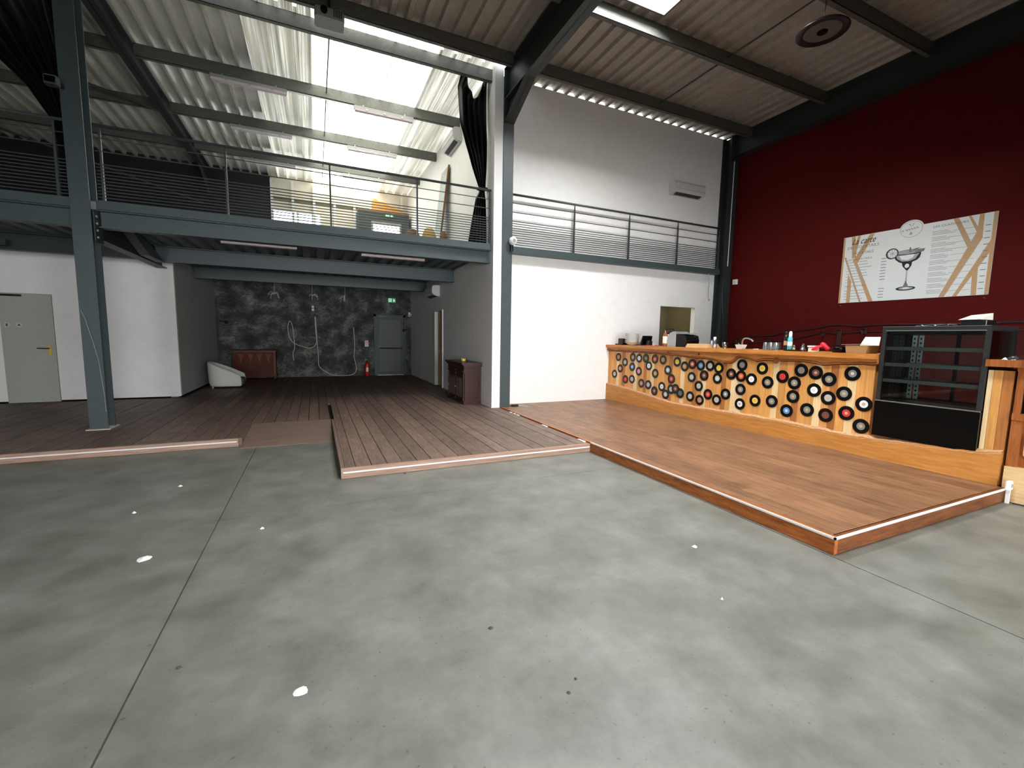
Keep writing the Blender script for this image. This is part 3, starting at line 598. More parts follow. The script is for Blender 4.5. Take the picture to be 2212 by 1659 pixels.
B(CX0 + 0.008, CX0 + 0.014, CY0 + 0.036, CY1 - 0.036, 0.813, CZ1 - 0.051).build('front_pane', 'clear_glass', dc)
for yy in (CY0 + 0.012, CY1 - 0.02): B(CX0 + 0.036, CX1 - 0.051, yy, yy + 0.006, 0.801, CZ1 - 0.051).build('side_pane', 'clear_glass', dc)
for a, b in ((CY0 + 0.04, CY0 + 0.44), (CY0 + 0.42, CY1 - 0.04)):
    d = B(CX1 - 0.03 + (0.012 if a > 2.1 else 0), CX1 - 0.024 + (0.012 if a > 2.1 else 0), a + 0.03, b - 0.03, 0.83, CZ1 - 0.08).build('sliding_door', 'clear_glass', dc)
    mm = MB(); xx0 = CX1 - 0.034 + (0.014 if a > 2.1 else 0)
    for q in ((a, a + 0.03, 0.805, CZ1 - 0.055), (b - 0.03, b, 0.805, CZ1 - 0.055), (a + 0.03, b - 0.03, 0.805, 0.83), (a + 0.03, b - 0.03, CZ1 - 0.08, CZ1 - 0.055)): mm.box(xx0, xx0 + 0.012, *q)
    mm.build('door_frame', 'black_plastic', d)
for zz in (1.035, 1.215, 1.395):
    sh = B(CX0 + 0.055, CX1 - 0.10, CY0 + 0.04, CY1 - 0.03, zz, zz + 0.008).build('shelf', 'clear_glass', dc)
    B(CX0 + 0.045, CX0 + 0.054, CY0 + 0.04, CY1 - 0.03, zz - 0.016, zz + 0.022).build('shelf_rail', 'shelf_alu', sh)
    B(CX1 - 0.099, CX1 - 0.09, CY0 + 0.04, CY1 - 0.03, zz - 0.016, zz + 0.016).build('shelf_rail', 'shelf_alu', sh)
for yy in (CY1 - 0.10, CY1 - 0.16):
    st = B(CX1 - 0.085, CX1 - 0.07, yy, yy + 0.04, 0.815, CZ1 - 0.09).build('shelf_standard', 'white_metal', dc)
    for q in range(14): B(CX1 - 0.086, CX1 - 0.0851, yy + 0.012, yy + 0.028, 0.85 + q * 0.05, 0.872 + q * 0.05).build('slot', 'black_plastic', st)

# ------------------------------------------------------------------ second counter with a black panel
sc_ = thing('side_counter', (6.2, 1.1, 0), 'carved brown wooden counter with black panel beside the display case', 'counter')
SY0, SY1 = 0.35, 1.70
B(5.93, 6.50, SY0, SY1, 0.0, 1.25).build('body', 'counter_wood', sc_)
B(5.80, 6.56, SY0 - 0.02, 1.895, 1.252, 1.318).build('countertop', 'counter_wood', sc_)
B(5.86, 5.929, SY0, SY1 + 0.0, 1.215, 1.25).build('top_moulding', 'counter_wood', sc_)
B(5.905, 5.929, SY0 + 0.06, 1.655, 0.83, 1.213).build('black_panel', 'black_gloss', sc_)
B(5.87, 5.929, SY0, SY1, 0.765, 0.828).build('middle_rail', 'counter_wood', sc_)
B(5.88, 5.929, 1.655, SY1, 0.828, 1.214).build('stile', 'counter_wood', sc_); B(5.88, 5.929, 1.635, SY1, 0.33, 0.764).build('stile', 'counter_wood', sc_)
MB().prism([(1.61, 0.62), (1.55, 0.72), (0.7, 0.72), (0.62, 0.62), (0.62, 0.45), (0.7, 0.36), (1.55, 0.36), (1.61, 0.45)], 'x', 5.915, 5.929).build('octagon_panel', 'board_wood', sc_)
B(5.862, 5.929, SY0, SY1, 0.0, 0.328).build('base_board', 'board_wood', sc_)

# ------------------------------------------------------------------ doors
d1 = thing('door_1', (2.32, YB, HS), 'grey emergency exit door with panic bar in the mottled wall', 'door', kind='structure')
mm = MB(); mm.box(1.80, 1.87, YB - 0.06, YB, HS, 2.14); mm.box(2.77, 2.84, YB - 0.06, YB, HS, 2.14); mm.box(1.80, 2.84, YB - 0.06, YB, 2.07, 2.14); mm.build('frame', 'dark_grey', d1)
lf = B(1.875, 2.765, YB - 0.05, YB - 0.01, HS + 0.015, 2.065).build('leaf', 'door_grey', d1)
mm = MB()
for a in ((1.895, 1.965, HS + 0.03, 2.05), (2.675, 2.745, HS + 0.03, 2.05), (1.965, 2.675, 1.98, 2.05), (1.965, 2.675, HS + 0.03, HS + 0.13)): mm.box(a[0], a[1], YB - 0.056, YB - 0.0505, a[2], a[3])
mm.build('leaf_border', 'dark_grey', lf)
pb = MB().cyl((1.93, YB - 0.12, 1.02), (2.71, YB - 0.12, 1.02), 0.018, n=8).build('panic_bar', 'black_plastic', d1)
for xx in (1.93, 2.69): B(xx - 0.02, xx + 0.03, YB - 0.125, YB - 0.051, 0.98, 1.10).build('bracket', 'black_plastic', pb)
B(1.95, 2.20, YB - 0.10, YB - 0.06, 2.055, 2.10).build('closer', 'black_plastic', d1)
B(1.90, 2.76, YB - 0.075, YB - 0.055, HS + 0.002, HS + 0.014).build('threshold', 'alu', d1)
for zz in (0.4, 1.8): MB().cyl((2.775, YB - 0.07, zz), (2.775, YB - 0.07, zz + 0.12), 0.014, n=8).build('hinge', 'black_plastic', d1)
d2 = thing('door_2', (-4.76, 10.9, HS), 'pale grey toilet door with brass handle plate in the partition', 'door', kind='structure')
lf = B(-5.115, -4.405, 10.885, 10.93, HS + 0.005, 2.095).build('leaf', 'door_light', d2)
hp = MB().rbox(-4.515, -4.465, 10.876, 10.8845, 0.985, 1.17, 0.012).build('handle_plate', 'brass', lf)
MB().tube([(-4.49, 10.876, 1.11), (-4.49, 10.84, 1.11), (-4.52, 10.83, 1.108), (-4.64, 10.83, 1.112)], 0.010, 8).build('lever', 'black_plastic', lf)
B(-5.11, -4.80, 10.85, 10.8845, 2.04, 2.075).build('closer', 'black_plastic', lf)
for xx, lab in ((-5.03, 0), (-4.87, 1)):
    MB().lathe((xx, 10.8845, 1.53), [(0.045, 0), (0.045, -0.003), (0.02, -0.003)], 20, 'y').build('pictogram', 'pictogram_white', lf)
    if lab: MB().prism([(xx - 0.022, 1.515), (xx + 0.022, 1.515), (xx, 1.555)], 'y', 10.8800, 10.8812).build('pictogram', 'dark_grey', lf)
    else: MB().prism([(xx - 0.012, 1.505), (xx + 0.012, 1.505), (xx + 0.012, 1.552), (xx - 0.012, 1.552)], 'y', 10.8800, 10.8812).build('pictogram', 'dark_grey', lf)
d3 = thing('door_3', (XR, 11.43, HS), 'narrow doorway with white jambs and sliding door left ajar', 'door', kind='structure')
for a in ((11.03, 11.07), (11.79, 11.86)): B(XR - 0.03, XP1, a[0], a[1], HS, 2.14).build('jamb', 'white_metal', d3)
B(XR - 0.03, XP1, 11.07, 11.79, 2.11, 2.14).build('head', 'white_metal', d3)
lf = B(XR + 0.06, XR + 0.10, 11.60, 11.785, HS + 0.01, 2.105).build('leaf', 'jamb_wood', d3)
B(XR + 0.05, XR + 0.0595, 11.62, 11.66, 1.0, 1.14).build('lock_plate', 'white_plastic', lf)

# ------------------------------------------------------------------ things in the alcove
def ac_unit(cx, cy, z0, w, axis, label):      # split air conditioner; axis is the outward normal
    t = thing('air_conditioner', (cx, cy, z0), label, 'air conditioner')
    prof = [(0.0, 0.0), (0.06, 0.0), (0.16, 0.035), (0.20, 0.085), (0.205, 0.22), (0.18, 0.27), (0.13, 0.285), (0.0, 0.285)]
    sl = [(0.065, -0.001), (0.155, 0.031), (0.157, 0.026), (0.068, -0.006)]; seam = [(0.2045, 0.10), (0.2075, 0.10), (0.2075, 0.106), (0.2045, 0.106)]
    if axis == '-y':
        mk = lambda P, a, b: MB().prism([(cy - d, z0 + h) for d, h in P], 'x', cx + a, cx + b)
    else:
        mk = lambda P, a, b: MB().prism([(cx - d, z0 + h) for d, h in P], 'y', cy + a, cy + b)
    mk(prof, -w / 2 + 0.02, w / 2 - 0.02).build('body', 'ac_white', t)
    ins = [(d * 0.97, 0.005 + h * 0.965) for d, h in prof]
    mk(ins, -w / 2, -w / 2 + 0.02).build('end_cap', 'ac_white', t); mk(ins, w / 2 - 0.02, w / 2).build('end_cap', 'ac_white', t)
    mk(sl, -w / 2 + 0.08, w / 2 - 0.08).build('outlet_slot', 'black_plastic', t); mk(seam, -w / 2 + 0.03, w / 2 - 0.03).build('seam', 'grey_plastic', t)
    return t
ac_unit(XR - 0.001, 11.80, 2.50, 0.86, '-x', 'white air conditioner on the alcove wall above the narrow doorway')
ac_unit(XR - 0.001, 9.95, 5.66, 0.90, '-x', 'white air conditioner on the cream wall of the mezzanine')
ac_unit(7.82, YW - 0.001, 4.71, 0.92, '-y', 'white air conditioner on the white wall above the bar railing')

es = thing('exit_sign', (2.42, YB - 0.02, 2.55), 'green emergency exit sign above the panic-bar door', 'exit sign')
def exit_sign(t, x0, x1, y, z0, z1):
    B(x0, x1, y - 0.02, y, z0, z1).build('box', 'exit_green', t); w = x1 - x0; h = z1 - z0
    m = MB(); a = lambda u0, u1, v0, v1: m.box(x0 + u0 * w, x0 + u1 * w, y - 0.0225, y - 0.0205, z0 + v0 * h, z0 + v1 * h)
    a(0.06, 0.12, 0.12, 0.88); a(0.12, 0.42, 0.78, 0.88); a(0.38, 0.44, 0.12, 0.88)                 # doorway
    a(0.22, 0.29, 0.56, 0.70); a(0.20, 0.31, 0.34, 0.54); a(0.16, 0.22, 0.16, 0.36); a(0.28, 0.36, 0.22, 0.32)   # running figure
    m.prism([(x0 + 0.60 * w, z0 + 0.5 * h), (x0 + 0.75 * w, z0 + 0.14 * h), (x0 + 0.90 * w, z0 + 0.5 * h)], 'y', y - 0.0225, y - 0.0205); a(0.70, 0.80, 0.5, 0.86)
    m.build('pictogram', 'exit_white', t)
exit_sign(es, 2.28, 2.53, YB, 2.55, 2.70)

fe_ = thing('fire_extinguisher', (1.55, YB - 0.11, HS), 'red fire extinguisher on the floor beside the exit door', 'extinguisher')
MB().lathe((1.55, YB - 0.11, HS), [(0.07, 0.0), (0.075, 0.01), (0.075, 0.36), (0.068, 0.40), (0.045, 0.435), (0.02, 0.445)], 20).build('cylinder', 'red_paint', fe_, True)
MB().lathe((1.55, YB - 0.11, HS), [(0.022, 0.445), (0.022, 0.49), (0.012, 0.495)], 12).build('valve', 'black_plastic', fe_)
MB().prism([(1.50, HS + 0.51), (1.57, HS + 0.53), (1.57, HS + 0.545), (1.49, HS + 0.56), (1.475, HS + 0.53)], 'y', YB - 0.12, YB - 0.10).build('lever', 'black_plastic', fe_)
MB().tube([(1.56, YB - 0.12, HS + 0.48), (1.63, YB - 0.13, HS + 0.47), (1.645, YB - 0.14, HS + 0.36), (1.635, YB - 0.14, HS + 0.18)], 0.009, 6).build('hose', 'black_plastic', fe_)
B(1.515, 1.585, YB - 0.188, YB - 0.1865, HS + 0.14, HS + 0.28).build('sticker', 'paper', fe_)
pl_ = thing('safety_notice', (1.56, YB - 0.005, 1.07), 'small red and white extinguisher notice on the mottled wall', 'notice')
B(1.505, 1.62, YB - 0.005, YB, 1.07, 1.27).build('plate', 'sign_white', pl_); B(1.512, 1.613, YB - 0.0065, YB - 0.0055, 1.165, 1.262).build('red_field', 'red_paint', pl_)
B(1.53, 1.596, YB - 0.0062, YB - 0.0055, 1.105, 1.115).build('print', 'print_mid', pl_); B(1.53, 1.596, YB - 0.0062, YB - 0.0055, 1.13, 1.14).build('print', 'print_mid', pl_)

# rope light pinned to the mottled wall
def rope_pts(L): return [(-2.30 + 0.0 + x, YB - 0.018, z) for x, z in L]
def wallpt(u, v):                 # helper for positions measured on the mottled wall (metres from its lower corner)
    return (u, YB - 0.016, v)
loopA = [(-0.62, 0.62), (-0.64, 0.83), (-0.59, 1.02), (-0.59, 1.20), (-0.605, 1.52), (-0.64, 1.75), (-0.69, 1.85), (-0.74, 1.74), (-0.755, 1.57), (-0.72, 1.36), (-0.65, 1.21), (-0.50, 1.11), (-0.33, 1.05), (-0.19, 1.01), (-0.05, 1.05), (0.03, 1.15), (0.045, 1.28), (0.03, 1.58), (0.02, 2.00)]
loopB = [(0.035, 2.00), (0.06, 1.25), (0.08, 0.80), (0.085, 0.50), (0.15, 0.36), (0.31, 0.24), (0.45, 0.16), (0.70, 0.125), (1.02, 0.13), (1.17, 0.20), (1.22, 0.34), (1.20, 0.53), (1.16, 0.75), (1.18, 1.05), (1.175, 1.40), (1.155, 1.70)]
def smooth(P, n=4):
    out = []
    for i in range(len(P) - 1):
        p0, p1, p2, p3 = [Vector(P[max(0, min(len(P) - 1, i + d))]) for d in (-1, 0, 1, 2)]
        for k in range(n):
            t = k / n; out.append(0.5 * ((2 * p1) + (p2 - p0) * t + (2 * p0 - 5 * p1 + 4 * p2 - p3) * t * t + (3 * p1 - p0 - 3 * p2 + p3) * t ** 3))
    return out + [Vector(P[-1])]
tag(MB().tube(smooth([wallpt(*p) for p in loopA]), 0.011, 6).build('rope_light', 'rope_light', smooth=True), 'pale rope light looped on the mottled wall near the sideboard', 'rope light')
tag(MB().tube(smooth([(x, YB - 0.042, z) for x, z in loopB]), 0.011, 6).build('rope_light', 'rope_light', smooth=True), 'pale rope light hanging in a deep U down to the alcove floor', 'rope light')
rnd = random.Random(4)
for k, xx in enumerate((-0.97, -0.04, 0.82)):
    t = thing('frayed_pendant', (xx, 13.6, 2.42), '%s from the deck in the alcove' % ('frayed bare cord nearest the armchair hanging', 'frayed bare cord in the middle hanging', 'frayed bare cord nearest the exit door hanging')[k], 'cord')
    MB().tube([(xx, 13.6, 3.0), (xx + 0.01, 13.6, 2.75), (xx, 13.6, 2.52)], 0.005, 5).build('cord', 'rope_light', t)
    for q in range(5):
        a = rnd.uniform(-1, 1); MB().tube(smooth([(xx, 13.6, 2.52), (xx + a * 0.10, 13.6 + rnd.uniform(-0.05, 0.05), 2.54 + rnd.uniform(-0.04, 0.05)), (xx + a * 0.18, 13.6, 2.46 + rnd.uniform(-0.08, 0.06))], 3), 0.006, 5).build('strand', 'rope_light', t)
sb = thing('wall_sensor', (-0.02, YB - 0.05, 2.18), 'small white sensor on a dark plate on the mottled wall', 'sensor')
B(-0.07, 0.01, YB - 0.02, YB - 0.001, 2.16, 2.36).build('plate', 'black_plastic', sb); B(-0.06, 0.0, YB - 0.05, YB - 0.0205, 2.19, 2.24).build('box', 'white_plastic', sb); B(-0.06, 0.0, YB - 0.05, YB - 0.0205, 2.28, 2.33).build('box', 'white_plastic', sb)
al = thing('alarm_box', (2.97, 15.12, 2.10), 'white alarm detector in the alcove corner beside the exit door', 'detector')
MB().rbox(2.92, 3.0, 15.08, 15.16, 2.10, 2.25, 0.012).build('body', 'white_plastic', al); B(2.935, 2.985, 15.076, 15.0795, 2.12, 2.17).build('lens', 'grey_plastic', al); B(3.0, XR, 15.11, 15.14, 2.14, 2.20).build('bracket', 'white_plastic', al)
def wall_spot(x, z, sgn, label):
    t = thing('wall_spotlight', (x, YB - 0.05, z), label, 'spotlight')
    B(x - 0.03, x + 0.03, YB - 0.02, YB - 0.001, z - 0.04, z + 0.04).build('mount', 'black_plastic', t)
    MB().tube([(x, YB - 0.02, z), (x, YB - 0.10, z + 0.01), (x + sgn * 0.12, YB - 0.14, z - 0.005)], 0.012, 6).build('arm', 'black_plastic', t)
    MB().lathe((x + sgn * 0.16, YB - 0.14, z - 0.07), [(0.05, 0), (0.045, 0.03), (0.03, 0.09), (0.012, 0.10)], 14).build('head', 'black_plastic', t)
wall_spot(2.93, 1.66, -1, 'small black spotlight on a bracket right of the exit door')
wall_spot(-2.5, 1.78, 1, 'small black spotlight on a bracket above the sideboard end')

# white tub armchair: a continuous U-shaped shell falling from the back to the arm fronts
def armchair():
    cx, cy, z0 = -2.04, 12.72, HS
    t = thing('tub_armchair', (cx, cy, z0), 'white tub armchair with sloping arms against the grey alcove wall', 'armchair')
    L, Wd = 0.37, 0.40
    path = []
    n = 28
    for i in range(n + 1):
        s = i / n
        if s < 0.3: q = s / 0.3; p = (L - q * (L + 0.02), -Wd)
        elif s > 0.7: q = (s - 0.7) / 0.3; p = (-0.02 + q * (L + 0.02), Wd)
        else: a = -math.pi / 2 - (s - 0.3) / 0.4 * math.pi; p = (-0.02 + math.cos(a) * 0.36 * (1), math.sin(a) * Wd)
        path.append((p[0], p[1], s))
    def hgt(x):
        u = (L - x) / (2 * L); u = max(0.0, min(1.0, u)); return 0.30 + 0.37 * (u ** 0.9) * (1 - 0.08 * u)
    rows = []
    for x, y, s in path:
        h = hgt(x); r = math.hypot(x + 0.02, y) if s > 0.3 and s < 0.7 else None
        def off(d):          # inward offset
            if s < 0.3: return (x, y + d)
            if s > 0.7: return (x, y - d)
            k = (1 - d / 0.39); return (-0.02 + (x + 0.02) * k, y * k)
        prof = [(0.06, 0.045), (0.035, 0.055), (0.012, 0.16), (0.0, h - 0.06), (0.004, h - 0.02), (0.022, h), (0.055, h - 0.005), (0.072, h - 0.03), (0.085, 0.26), (0.085, 0.16)]
        rows.append([(cx + off(d)[0], cy + off(d)[1], z0 + hh) for d, hh in prof])
    m = MB(); m.grid(rows); k = len(rows[0])
    m.f.append(tuple(range(k))); m.f.append(tuple((len(rows) - 1) * k + i for i in reversed(range(k))))
    o = m.build('shell', 'upholstery', t, True); sd = o.modifiers.new('soft', 'SUBSURF'); sd.levels = 1; sd.render_levels = 1
    sm = MB(); out = [(L - 0.03, -0.31), (L + 0.0, -0.28), (L + 0.0, 0.28), (L - 0.03, 0.31)] + [(-0.02 + math.cos(a) * 0.275, math.sin(a) * 0.31) for a in [math.pi / 2 + math.pi * i / 10 for i in range(11)]]
    V = []; 
    for zz, sc in ((0.06, 0.97), (0.08, 1.0), (0.19, 1.0), (0.225, 0.97), (0.235, 0.90)): V.append([(cx + x * sc, cy + y * sc, z0 + zz) for x, y in out])
    n2 = len(out); sm.v = [p for r in V for p in r]; sm.f = [(r * n2 + i, r * n2 + (i + 1) % n2, r * n2 + n2 + (i + 1) % n2, r * n2 + n2 + i) for r in range(4) for i in range(n2)] + [tuple(range(n2)), tuple(range(4 * n2, 5 * n2))]
    sm.build('seat', 'upholstery_inside', t, True)
    for fx in (-0.24, 0.26):
        for fy in (-0.26, 0.26): MB().lathe((cx + fx, cy + fy, z0), [(0.022, 0), (0.03, 0.06)], 10).build('foot', 'jamb_wood' if fx < 0 else 'black_plastic', t)
armchair()

# mahogany sideboard against the mottled wall
sd_ = thing('sideboard', (-1.64, 14.9, HS), 'low mahogany sideboard with flame veneer front behind the armchair', 'sideboard')
B(-2.19, -1.09, 14.76, 15.17, HS + 0.05, 0.90).build('body', 'mahogany', sd_)
B(-2.24, -1.06, 14.72, 15.18, 0.925, 0.965).build('top', 'mahogany', sd_); B(-2.21, -1.08, 14.745, 15.17, 0.90, 0.925).build('top_moulding', 'walnut', sd_)
B(-2.21, -1.07, 14.74, 15.17, HS + 0.05, HS + 0.12).build('base_moulding', 'mahogany', sd_)
for xx in (-2.19, -1.15): B(xx, xx + 0.06, 14.75, 14.76, HS + 0.12, 0.90).build('stile', 'mahogany_light' if xx > -2 else 'mahogany', sd_)
for xx in (-1.98, -1.74, -1.51, -1.28): MB().prism([(xx - 0.075, 0.84), (xx + 0.075, 0.84), (xx + 0.022, 0.70), (xx + 0.008, 0.60), (xx - 0.008, 0.60), (xx - 0.022, 0.70)], 'y', 14.757, 14.7595).build('veneer_flame', 'mahogany_light', sd_)
for xx in (-2.17, -1.13): MB().lathe((xx, 14.78, HS), [(0.025, 0), (0.032, 0.05)], 10).build('foot', 'mahogany_light', sd_)
for zz in (0.46, 0.66): B(-1.90, -1.16, 14.7575, 14.7595, zz, zz + 0.004).build('drawer_line', 'walnut', sd_)

# carved cabinet by the pilaster
cb = thing('carved_cabinet', (2.82, 8.72, HS), 'dark carved wooden cabinet against the wall by the centre column', 'cabinet')
a0, a1, b0, b1 = 2.66, 3.02, 8.16, 9.28
B(a0 + 0.02, a1, b0 + 0.02, b1 - 0.02, HS + 0.06, 0.72).build('body', 'walnut', cb)
B(a0 - 0.01, a1, b0 - 0.01, b1 + 0.01, HS, HS + 0.06).build('base', 'walnut', cb)
B(a0, a1, b0, b1, 0.72, 0.86).build('frieze', 'walnut', cb); B(a0 - 0.005, a1, b0 - 0.008, b1 + 0.008, 0.72, 0.74).build('moulding', 'walnut', cb)
m = MB(); m.prism([(a0, 0.86), (a0 - 0.06, 0.92), (a0 - 0.06, 0.94), (a1, 0.94), (a1, 0.86)], 'y', b0 - 0.05, b1 + 0.05); m.build('top', 'walnut', cb)
mm = MB()
for q in ((a0 + 0.02, a0 + 0.07, HS + 0.06, 0.72), (a1 - 0.05, a1, HS + 0.06, 0.72), (a0 + 0.07, a1 - 0.05, 0.66, 0.72), (a0 + 0.07, a1 - 0.05, HS + 0.06, HS + 0.12)): mm.box(q[0], q[1], b0 + 0.005, b0 + 0.02, q[2], q[3])
mm.build('side_frame', 'walnut', cb)
for y0_, y1_ in ((b0 + 0.09, 8.70), (8.73, b1 - 0.09)):
    dd = B(a0 + 0.004, a0 + 0.02, y0_, y1_, HS + 0.08, 0.70).build('door', 'walnut', cb)
    mm = MB()
    for j in range(6):
        yy = y0_ + 0.05 + j * (y1_ - y0_ - 0.10) / 5; mm.cyl((a0 + 0.002, yy, HS + 0.13), (a0 + 0.002, yy, 0.58), 0.016, n=8); mm.cyl((a0 + 0.002, yy, 0.58), (a0 + 0.002, yy, 0.64), 0.016, 0.003, n=8)
    mm.build('linenfold_carving', 'walnut', dd)
    MB().lathe((a0 - 0.004, y1_ - 0.03, 0.42), [(0.012, 0), (0.014, -0.02), (0.006, -0.028)], 10, 'x').build('knob', 'brass', dd)
for yy in (b0 + 0.045, b1 - 0.045, 8.715):
    MB().lathe((a0 + 0.008, yy, HS + 0.06), [(0.03, 0), (0.034, 0.03), (0.02, 0.07), (0.016, 0.30), (0.022, 0.34), (0.016, 0.38), (0.016, 0.55), (0.03, 0.60), (0.03, 0.615)], 12).build('turned_column', 'walnut', cb)
cd_ = thing('tealight_jar', (2.80, 8.62, 0.94), 'small golden glass tealight on the carved cabinet', 'candle')
MB().lathe((2.80, 8.62, 0.9405), [(0.045, 0), (0.05, 0.01), (0.05, 0.065), (0.043, 0.065), (0.043, 0.012)], 18).build('glass_cup', 'brass', cd_, True); MB().lathe((2.80, 8.62, 0.952), [(0.042, 0), (0.042, 0.03), (0.002, 0.03)], 16).build('wax', 'paper', cd_)

# ------------------------------------------------------------------ fluorescent battens
def batten(x0, x1, y, z, label, mount=0.06):
    t = thing('fluorescent_lamp', ((x0 + x1) / 2, y, z), label, 'lamp')
    B(x0, x1, y - 0.05, y + 0.05, z + 0.045, z + 0.10).build('housing', 'grey_plastic', t)
    MB().prism([(y - 0.05, z + 0.045), (y - 0.04, z + 0.008), (y - 0.02, z), (y + 0.02, z), (y + 0.04, z + 0.008), (y + 0.05, z + 0.045)], 'x', x0 + 0.01, x1 - 0.01).build('diffuser', 'lamp_housing', t)
    for q in (0.2, 0.5, 0.8): xx = x0 + (x1 - x0) * q; B(xx - 0.02, xx + 0.02, y - 0.056, y + 0.056, z + 0.03, z + 0.055).build('clip', 'alu', t)
    for q in (0.15, 0.85): xx = x0 + (x1 - x0) * q; B(xx - 0.01, xx + 0.01, y - 0.015, y + 0.015, z + 0.10, z + 0.10 + mount).build('hanger', 'alu', t)
for i, (y, ad) in enumerate(((9.62, 'first'), (11.63, 'second'), (13.61, 'third'))):
    batten(-1.54, -0.34, y, 5.86, 'fluorescent batten under the %s mezzanine roof purlin on the rafter side' % ad, 0.04)
    batten(0.84, 2.0, y, 5.86, 'fluorescent batten under the %s mezzanine roof purlin on the cream wall side' % ad, 0.04)
    S(MB().cyl((-0.33, y, 5.95), (0.83, y, 5.95), 0.011, n=6).build('conduit', 'white_metal'), 'white conduit between the battens under the %s roof purlin' % ad, 'conduit')
batten(-1.30, -0.22, 8.22, 2.84, 'fluorescent batten under the mezzanine deck on the column side', 0.06)
batten(0.78, 1.92, 8.28, 2.84, 'fluorescent batten under the mezzanine deck on the pilaster side', 0.06)
for a, b, lab in ((-0.20, 0.76, 'between the two battens'), (1.94, 2.9, 'from the pilaster-side batten to the wall')):
    S(MB().cyl((a, 8.25, 2.94), (b, 8.28, 2.94), 0.010, n=6).build('conduit', 'white_metal'), 'white conduit under the mezzanine deck running ' + lab, 'conduit')

# ------------------------------------------------------------------ mezzanine contents
sas = thing('entrance_lobby', (2.18, 15.2, 3.16), 'dark grey lobby box with lit glass on the mezzanine', 'lobby')
B(1.36, 2.95, 14.95, 15.0, 3.16, 5.40).build('front_panel', 'dark_grey', sas); B(1.36, 1.41, 15.0, 15.58, 3.16, 5.40).build('side_panel', 'dark_grey', sas); B(1.36, 2.95, 14.95, 15.58, 5.40, 5.425).build('roof', 'jamb_wood', sas)
B(1.81, 2.63, 14.93, 14.949, 4.55, 4.99).build('lit_glass', 'lit_panel', sas)
for a in ((1.75, 1.81, 4.3, 5.1), (2.63, 2.69, 4.3, 5.1), (1.81, 2.63, 4.99, 5.1)): B(a[0], a[1], 14.92, 14.949, a[2], a[3]).build('door_frame', 'grey_plastic', sas)
es2 = thing('exit_sign', (2.32, 14.93, 5.27), 'green emergency exit sign on the mezzanine lobby', 'exit sign'); exit_sign(es2, 2.19, 2.45, 14.948, 5.25, 5.36)
m = MB(); prof = [(1.83, 5.43), (1.85, 5.86), (1.93, 5.90), (2.02, 5.82), (2.2, 5.80), (2.4, 5.72), (2.6, 5.66), (2.8, 5.64), (2.84, 5.43)]
m.prism(prof, 'y', 15.25, 15.50); o = tag(m.build('folded_blanket', 'orange_cloth', smooth=False), 'orange folded blanket lying on the mezzanine lobby roof', 'blanket'); bv = o.modifiers.new('soft', 'BEVEL'); bv.width = 0.04; bv.segments = 3
w3 = thing('window_3', (0.0, YR, 3.2), 'glazed white-framed window band in the cream rear wall', 'window', kind='structure')
for a, b in ((-1.04, -0.40), (-0.33, 0.02), (0.07, 0.26)): B(a, b, YR - 0.03, YR - 0.02, 4.2, 5.20).build('pane', 'window_pane', w3)
for xx in (-1.06, -0.38, 0.04, 0.28): B(xx - 0.02, xx + 0.02, YR - 0.05, YR - 0.001, 4.2, 5.22).build('mullion', 'white_metal', w3)
B(-1.08, 0.30, YR - 0.05, YR - 0.001, 5.20, 5.25).build('head', 'white_metal', w3); B(-1.08, 0.30, YR - 0.05, YR - 0.001, 4.98, 5.01).build('transom', 'grey_plastic', w3)
for k, xx in enumerate((-1.07, -0.50, 0.10, 0.70, 1.30, 1.80, 2.82)):
    S(B(xx - 0.035, xx + 0.035, YR - 0.09, YR - 0.052, 3.17, 6.12).build('trim_%d' % (k + 1), 'white_metal'), '%s white wall stud from the black rear wall' % ords[k], 'stud')
S(B(-1.09, 3.02, YR - 0.045, YR - 0.001, 5.55, 5.62).build('trim_8', 'olive_wall'), 'beige horizontal rail on the cream rear wall', 'rail')
pb_ = thing('leaning_panel', (2.9, 10.7, 3.16), 'tall grey marbled panel with brown edge leaning on the cream wall', 'panel')
MB().add([(2.70, 10.38, 3.165), (2.98, 10.38, 5.45), (2.98, 11.0, 5.45), (2.70, 11.0, 3.165), (2.72, 10.38, 3.163), (3.0, 10.38, 5.448), (3.0, 11.0, 5.448), (2.72, 11.0, 3.163)], [(0, 1, 2, 3), (4, 7, 6, 5), (0, 4, 5, 1), (1, 5, 6, 2), (2, 6, 7, 3), (3, 7, 4, 0)]).build('board', 'marble_board', pb_)
MB().add([(2.69, 10.35, 3.165), (2.97, 10.35, 5.46), (2.97, 10.379, 5.46), (2.69, 10.379, 3.165), (2.73, 10.35, 3.163), (3.01, 10.35, 5.458), (3.01, 10.379, 5.458), (2.73, 10.379, 3.163)], [(0, 1, 2, 3), (4, 7, 6, 5), (0, 4, 5, 1), (1, 5, 6, 2), (2, 6, 7, 3), (3, 7, 4, 0)]).build('edge_strip', 'brown_bag', pb_)
